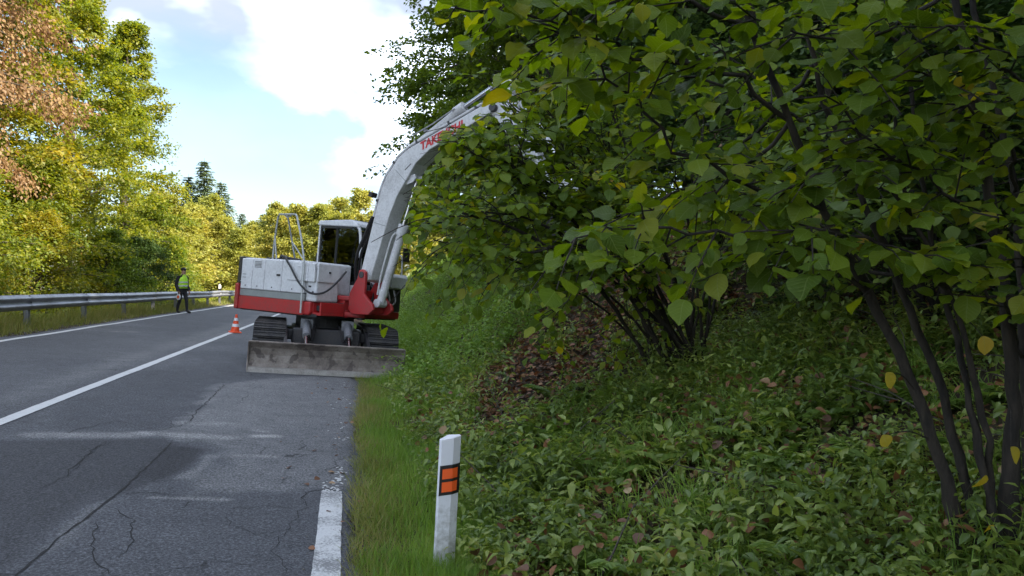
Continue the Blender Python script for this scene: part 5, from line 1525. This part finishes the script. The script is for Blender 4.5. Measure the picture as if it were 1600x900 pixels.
fan_hazel('hazel_bush', (4.3, 13.2, 0), [(690, 260, 13.0), (760, 240, 12.4), (820, 250, 12.6), (880, 330, 12.0), (700, 380, 12.6), (760, 400, 12.2), (860, 200, 12.8), (930, 220, 12.4), (980, 300, 12.6), (660, 320, 13.6), (820, 340, 11.6), (1020, 170, 13.0), (740, 310, 11.8)],
          52, 'far hazel bush on the bank beside the excavator, behind the middle hazel', 0.10, 0, 'hazel_far', 0.26, (0.3, 0.75), 0.07)
fan_hazel('hazel_bush', (5.2, 6.2, 0), [(1150, 150, 6.4), (1250, 200, 6.0), (1300, 300, 5.8), (1380, 180, 6.2), (1400, 330, 5.8), (1480, 250, 6.0), (1200, 330, 5.6), (1330, 60, 6.6), (1500, 100, 6.4), (1250, 400, 5.4), (1100, 60, 6.8), (1560, 330, 5.6)],
          53, 'shaded hazel bush on the bank behind the near slanting stems', 0.09, 0, 'hazel_far', 0.22, (0.3, 0.65), 0.065)

# ---------------------------------------------------------------- grass, weeds, ground plants, fallen leaves
def blades(rg, xs, ys, h, w, lean, matk, name, label, extra_z=0.0):
    n = len(xs)
    pos = np.stack([xs, ys, ground(xs, ys) - 0.015], -1)
    d = np.stack([rg.normal(0, lean, n), rg.normal(0, lean, n), np.ones(n)], -1)
    nr = np.stack([rg.normal(0, 1, n), rg.normal(0, 1, n), np.zeros(n)], -1)
    s = np.stack([w * rg.uniform(0.7, 1.3, n), h * rg.uniform(0.5, 1.3, n), h * rg.uniform(0.2, 1.6, n)], -1)
    V, F, _ = scatter(BLADE[0], BLADE[1], pos, d, nr, s)
    return V, F
def merge(parts):
    b, Vs, Fs = 0, [], []
    for V, F in parts:
        Vs.append(V); Fs.append(F + b); b += len(V)
    return np.concatenate(Vs), np.concatenate(Fs)
rg = np.random.default_rng(61)
def edge_x(y): return 0.05 + 0.20 * np.clip((y - 4) / 9, 0, 1)
parts = []
for y0, y1, x1, dens, h, w in [(2.6, 5.2, 1.0, 6500, 0.16, 0.0045), (5.2, 9, 1.15, 3600, 0.17, 0.006), (9, 16, 1.6, 1900, 0.19, 0.008), (16, 34, 2.4, 420, 0.28, 0.014)]:
    n = int((y1 - y0) * (x1 + 0.1) * dens)
    ys = rg.uniform(y0, y1, n)
    xs = edge_x(ys) - 0.03 + (x1 - edge_x(ys)) * rg.random(n) ** 0.9
    keep = (rg.random(n) < np.clip(0.85 + 1.2 * vnoise(xs, ys, 2.2, 60), 0.1, 1)) & (rg.random(n) < np.clip((xs - edge_x(ys) + 0.12) / 0.22, 0.12, 1)) & (rg.random(n) > 0.75 * earth(xs, ys))
    xs, ys = xs[keep], ys[keep]
    tall = np.clip(0.45 + 0.9 * (xs - edge_x(ys)), 0.4, 1.0) * (1 + 0.9 * vnoise(xs, ys, 1.4, 62))
    parts.append(blades(rg, xs, ys, h * tall, w, 0.33, None, None, None))
V, F = merge(parts)
tag(link('verge_grass', mesh_np('verge_grass', V, F, M['grass'])), 'green grass growing on the verge beside the road edge', kind='stuff')
# dry fringe along the asphalt
n = 14000
ys = 2.6 + 13 * rg.random(n) ** 1.5
xs = edge_x(ys) + np.abs(rg.normal(0.0, 0.28, n)) - 0.06 + 0.08 * vnoise(0 * ys, ys, 3.0, 72)
V, F = blades(rg, xs, ys, 0.125 * (1 + 0.9 * vnoise(xs, ys, 2, 63)), 0.005, 0.55, None, None, None)
tag(link('dry_fringe_grass', mesh_np('dry_fringe_grass', V, F, M['dry_grass'])), 'short straw-coloured grass fringe along the asphalt edge', kind='stuff')
# far verge under the guardrail
n = 26000
ys = 14 + 62 * rg.random(n) ** 1.4
xs = -6.55 - np.abs(rg.normal(0.0, 1.0, n)) - 0.12 * rg.random(n)
keep = (rg.random(n) < np.clip((-6.5 - xs) / 0.5, 0.08, 1)) & (xs > -9.8)
xs, ys = xs[keep], ys[keep]
tall = np.clip((-6.5 - xs) / 0.8, 0.25, 1) * (1 + 1.1 * vnoise(xs, ys, 0.5, 64))
V, F = blades(rg, xs + bend(ys), ys, 0.36 * tall, 0.017, 0.4, None, None, None)
tag(link('far_verge_grass', mesh_np('far_verge_grass', V, F, M['dry_grass'])), 'rough yellowing grass along the far edge line under the guardrail', kind='stuff')

def herbs(rg, xs, ys, h, ls, tiers=4, per=3, tilt=0.4):
    n = len(xs)
    z = ground(xs, ys)
    hh = h * rg.uniform(0.6, 1.35, n)
    lean = rg.normal(0, 0.25, (n, 2))
    pos, d, s = [], [], []
    a0 = rg.uniform(0, 6.28, n)
    for t in range(tiers):
        f = (t + 1) / tiers
        for k in range(per):
            a = a0 + t * 1.2 + k * 6.283 / per + rg.normal(0, 0.3, n)
            r = 0.02 + 0.02 * rg.random(n)
            zz = z + hh * (f - 0.12 * rg.random(n))
            pos.append(np.stack([xs + lean[:, 0] * hh * f + r * np.cos(a), ys + lean[:, 1] * hh * f + r * np.sin(a), zz], -1))
            d.append(np.stack([np.cos(a), np.sin(a), rg.normal(-0.05 + 0.4 * (f > 0.9), tilt, n)], -1))
            s.append(ls * rg.uniform(0.6, 1.35, n) * (1.15 - 0.45 * f) * (hh / h) ** 0.5)
    pos, d, s = np.concatenate(pos), np.concatenate(d), np.concatenate(s)
    V, F, UV = scatter(NET[0], NET[1], pos, d, rg.normal(0, 0.25, (len(pos), 3)) + np.array([0, 0, 1]), s, NET[2])
    st_ = np.stack([xs, ys, z - 0.03], -1)
    sd = np.stack([lean[:, 0], lean[:, 1], np.ones(n)], -1)
    V2, F2, _ = scatter(BLADE[0] * np.array([1, 1, 0.1]), BLADE[1], st_, sd, rg.normal(0, 1, (n, 3)) * np.array([1, 1, 0]), np.stack([np.full(n, 0.006), hh, hh], -1))
    return (V, F), (V2, F2)
n = 9500
ys = 2.2 + 11.5 * rg.random(n) ** 1.25
xs = 0.62 + (5.6 - 0.62) * rg.random(n) ** 1.15
dn = np.clip(0.62 + 2.2 * vnoise(xs, ys, 0.9, 65) + 0.8 * vnoise(xs, ys, 2.5, 75), 0.06, 1) * np.clip((xs - 0.5) / 0.45, 0, 1) * (1 - 0.9 * earth(xs, ys))
keep = rg.random(n) < dn
xs, ys = xs[keep], ys[keep]
hgt = 0.20 * (1 + 1.5 * vnoise(xs, ys, 0.8, 66) + 0.7 * vnoise(xs, ys, 2.6, 71))
(Va, Fa), (Vb, Fb) = herbs(rg, xs, ys, hgt, 0.057, tilt=0.55)
tag(link('ground_plants', mesh_np('ground_plants', Va, Fa, M['nettle'])), 'low leafy green plants covering the bank', kind='stuff')
tag(link('plant_stalks', mesh_np('plant_stalks', Vb, Fb, M['nettle'])), 'thin green stalks of the low plants on the bank', kind='stuff')
# scattered bigger-leaved plants
n = 260
ys = 2.3 + 9 * rg.random(n) ** 1.2
xs = 0.8 + 4.6 * rg.random(n)
keep = rg.random(n) > 0.9 * earth(xs, ys)
xs, ys = xs[keep], ys[keep]
(Va, Fa), _ = herbs(rg, xs, ys, 0.26, 0.115, 3, 3, 0.55)
tag(link('broad_leaf_plants', mesh_np('broad_leaf_plants', Va, Fa, M['nettle'])), 'broader-leaved plants standing among the low plants of the bank', kind='stuff')
# taller weeds in clumps
cxs, cys = 0.95 + 4.2 * rg.random(75), 2.8 + 9 * rg.random(75) ** 1.1
kk = np.repeat(np.arange(75), rg.integers(5, 13, 75))
xs, ys = cxs[kk] + rg.normal(0, 0.11, len(kk)), cys[kk] + rg.normal(0, 0.11, len(kk))
keep = (rg.random(len(kk)) > 0.8 * earth(xs, ys)) & (xs > 0.8)
xs, ys, kk = xs[keep], ys[keep], kk[keep]
(Va, Fa), (Vb, Fb) = herbs(rg, xs, ys, rg.uniform(0.28, 0.55, 75)[kk], 0.085, 7, 3, 0.5)
V, F = np.concatenate([Va, Vb]), [Fa, Fb + len(Va)]
tag(link('tall_weeds', mesh_np('tall_weeds', V, F, M['nettle'])), 'taller leafy weeds standing in clumps on the bank', kind='stuff')
# ferns
pos, dr, sz = [], [], []
for k in range(85):
    cx, cy = 1.1 + 3.6 * rg.random(), 3.2 + 8 * rg.random()
    if earth(cx, cy) > 0.6: continue
    z = float(ground(cx, cy))
    for f in range(rg.integers(5, 9)):
        a, l = rg.uniform(0, 6.28), rg.uniform(0.25, 0.5)
        t = np.linspace(0.12, 1, 13)
        ax = np.array([math.cos(a), math.sin(a), 0.0])
        c = np.array([cx, cy, z]) + ax * (t * l * 0.8)[:, None] + np.array([0, 0, 1.0]) * (l * (0.95 * t - 0.62 * t * t))[:, None]
        sd = np.array([-math.sin(a), math.cos(a), 0.0])
        for sg in (-1, 1):
            pos.append(c); dr.append(np.tile(sd * sg + ax * 0.45 + (0, 0, -0.12), (13, 1))); sz.append(0.30 * l * np.sin(np.pi * (0.12 + 0.86 * t)) ** 0.8 + 0.008)
pos, dr, sz = np.concatenate(pos), np.concatenate(dr), np.concatenate(sz)
V, F, _ = scatter(RH[0] * np.array([0.55, 1, 1]), RH[1], pos, dr, rg.normal(0, 0.15, (len(pos), 3)) + np.array([0, 0, 1]), sz)
tag(link('ferns', mesh_np('ferns', V, F, M['fern'])), 'bright green feathery ferns among the plants of the bank', kind='stuff')
# small creeping leaves between them
n = 22000
ys = 2.2 + 12.5 * rg.random(n) ** 1.3
xs = 0.55 + 6.0 * rg.random(n) ** 1.1
keep = rg.random(n) < np.clip(0.5 + 2.2 * vnoise(xs, ys, 1.1, 67), 0.06, 1) * (1 - 0.92 * earth(xs, ys)) * np.clip((xs - 0.4) / 0.6, 0, 1)
xs, ys = xs[keep], ys[keep]
n = len(xs)
pos = np.stack([xs, ys, ground(xs, ys) + rg.uniform(0.01, 0.09, n)], -1)
V, F, _ = scatter(NET[0], NET[1], pos, rnd_dirs(rg, n) * np.array([1, 1, 0.4]), rg.normal(0, 0.35, (n, 3)) + np.array([0, -0.2, 1]), 0.055 * rg.uniform(0.5, 1.5, n))
tag(link('creeping_leaves', mesh_np('creeping_leaves', V, F, M['nettle'])), 'small creeping green leaves close to the soil of the bank', kind='stuff')
# weeds on the bank and verge beside the excavator
n = 4600
ys = 12.0 + 52 * rg.random(n) ** 1.4
xs = 0.9 + rg.random(n) ** 1.1 * (4.2 + 0.05 * (ys - 12))
keep = (rg.random(n) > 0.95 * earth(xs, ys))
xs, ys = xs[keep], ys[keep]
(Va, Fa), (Vb, Fb) = herbs(rg, xs, ys, 0.34 * (1 + 0.9 * vnoise(xs, ys, 0.8, 68)), 0.085, 6, 3)
V, F = merge([(Va, Fa[:, :4])])
tag(link('bank_weeds', mesh_np('bank_weeds', V, F, M['grass'])), 'taller green weeds on the bank beside the excavator', kind='stuff')
# weeds behind the guardrail
n = 2600
ys = 15 + 50 * rg.random(n) ** 1.3
xs = -7.6 - 2.6 * rg.random(n)
(Va, Fa), _ = herbs(rg, xs + bend(ys), ys, 0.5 * (1 + 0.9 * vnoise(xs, ys, 0.5, 69)), 0.13, 5, 3)
tag(link('rail_weeds', mesh_np('rail_weeds', Va, Fa, M['green_gold'])), 'yellow-green weeds growing behind the guardrail', kind='stuff')
# grass tufts and dead stems among the plants of the bank
parts = []
for k in range(150):
    cx, cy = 0.9 + 4.5 * rg.random(), 2.6 + 10 * rg.random() ** 1.2
    if earth(cx, cy) > 0.5: continue
    m = rg.integers(25, 60)
    parts.append(blades(rg, cx + rg.normal(0, 0.06, m), cy + rg.normal(0, 0.06, m), np.full(m, rg.uniform(0.2, 0.42)), 0.007, 0.5, None, None, None))
V, F = merge(parts)
tag(link('bank_grass', mesh_np('bank_grass', V, F, M['grass'])), 'loose grass tufts standing among the plants of the bank', kind='stuff')
tw = []
for k in range(230):
    cx, cy = 0.9 + 5 * rg.random(), 2.4 + 11 * rg.random()
    z = float(ground(cx, cy))
    a, l, e = rg.uniform(0, 6.28), rg.uniform(0.2, 0.8), abs(rg.normal(0.05, 0.4))
    d = np.array([math.cos(a) * math.cos(e), math.sin(a) * math.cos(e), math.sin(e)])
    p = np.array([cx, cy, z + 0.02])
    q = p + d * l * 0.5 + rg.normal(0, 0.03, 3); r = p + d * l
    q[2] = max(q[2], float(ground(q[0], q[1])) + 0.015); r[2] = max(r[2], float(ground(r[0], r[1])) + 0.015)
    tw.append((np.array([p, q, r]), np.array([0.005, 0.004, 0.002]) * rg.uniform(0.6, 1.6)))
V, F = tubes(tw, 5)
tag(link('dead_twigs', mesh_np('dead_twigs', V, F, M['bark'], smooth=True)), 'thin dead twigs and stalks lying on the bank', kind='stuff')
# fallen leaves
n = 26000
ys = rg.uniform(2.3, 15, n)
xs = 0.5 + 6 * rg.random(n)
keep = rg.random(n) < np.clip(0.24 + 0.95 * earth(xs, ys) + 0.25 * vnoise(xs, ys, 0.8, 70), 0, 1) * np.clip((xs - 0.4) / 0.8, 0.05, 1)
xs, ys = xs[keep], ys[keep]
n = len(xs)
pos = np.stack([xs, ys, ground(xs, ys) + rg.uniform(0.005, 0.035, n)], -1)
V, F, UV = scatter(HAZ_LO[0] * np.array([1, 1, 1.4]), HAZ_LO[1], pos, rnd_dirs(rg, n) * np.array([1, 1, 0.25]), rg.normal(0, 0.5, (n, 3)) + np.array([0, 0, 1]), 0.066 * rg.uniform(0.55, 1.4, n))
tag(link('leaf_litter', mesh_np('leaf_litter', V, F, M['litter'])), 'brown and reddish fallen leaves on the bare earth of the bank', kind='stuff')
# yellowed and brown leaves caught on the plants
n = 1500
ys = 2.4 + 8 * rg.random(n) ** 1.2; xs = 0.7 + 4.6 * rg.random(n)
pos = np.stack([xs, ys, ground(xs, ys) + rg.uniform(0.06, 0.24, n)], -1)
V, F, UV = scatter(HAZ_LO[0] * np.array([1, 1, 1.4]), HAZ_LO[1], pos, rnd_dirs(rg, n) * np.array([1, 1, 0.5]), rg.normal(0, 0.5, (n, 3)) + np.array([0, 0, 1]), 0.062 * rg.uniform(0.5, 1.4, n))
tag(link('caught_leaves', mesh_np('caught_leaves', V, F, M['litter'])), 'brown and straw-coloured dead leaves caught among the plants of the bank', kind='stuff')
# a few leaves and twigs blown on to the asphalt
n = 60
ys = 3 + 14 * rg.random(n); xs = 0.12 - np.abs(rg.normal(0, 0.35, n))
pos = np.stack([xs, ys, -CROSS * xs + 0.012], -1)
V, F, UV = scatter(HAZ_LO[0], HAZ_LO[1], pos, rnd_dirs(rg, n) * np.array([1, 1, 0.05]), rg.normal(0, 0.2, (n, 3)) + np.array([0, 0, 1]), 0.045 * rg.uniform(0.5, 1.3, n))
tag(link('road_leaves', mesh_np('road_leaves', V, F, M['litter'])), 'few dry leaves lying on the asphalt near the verge', kind='stuff')
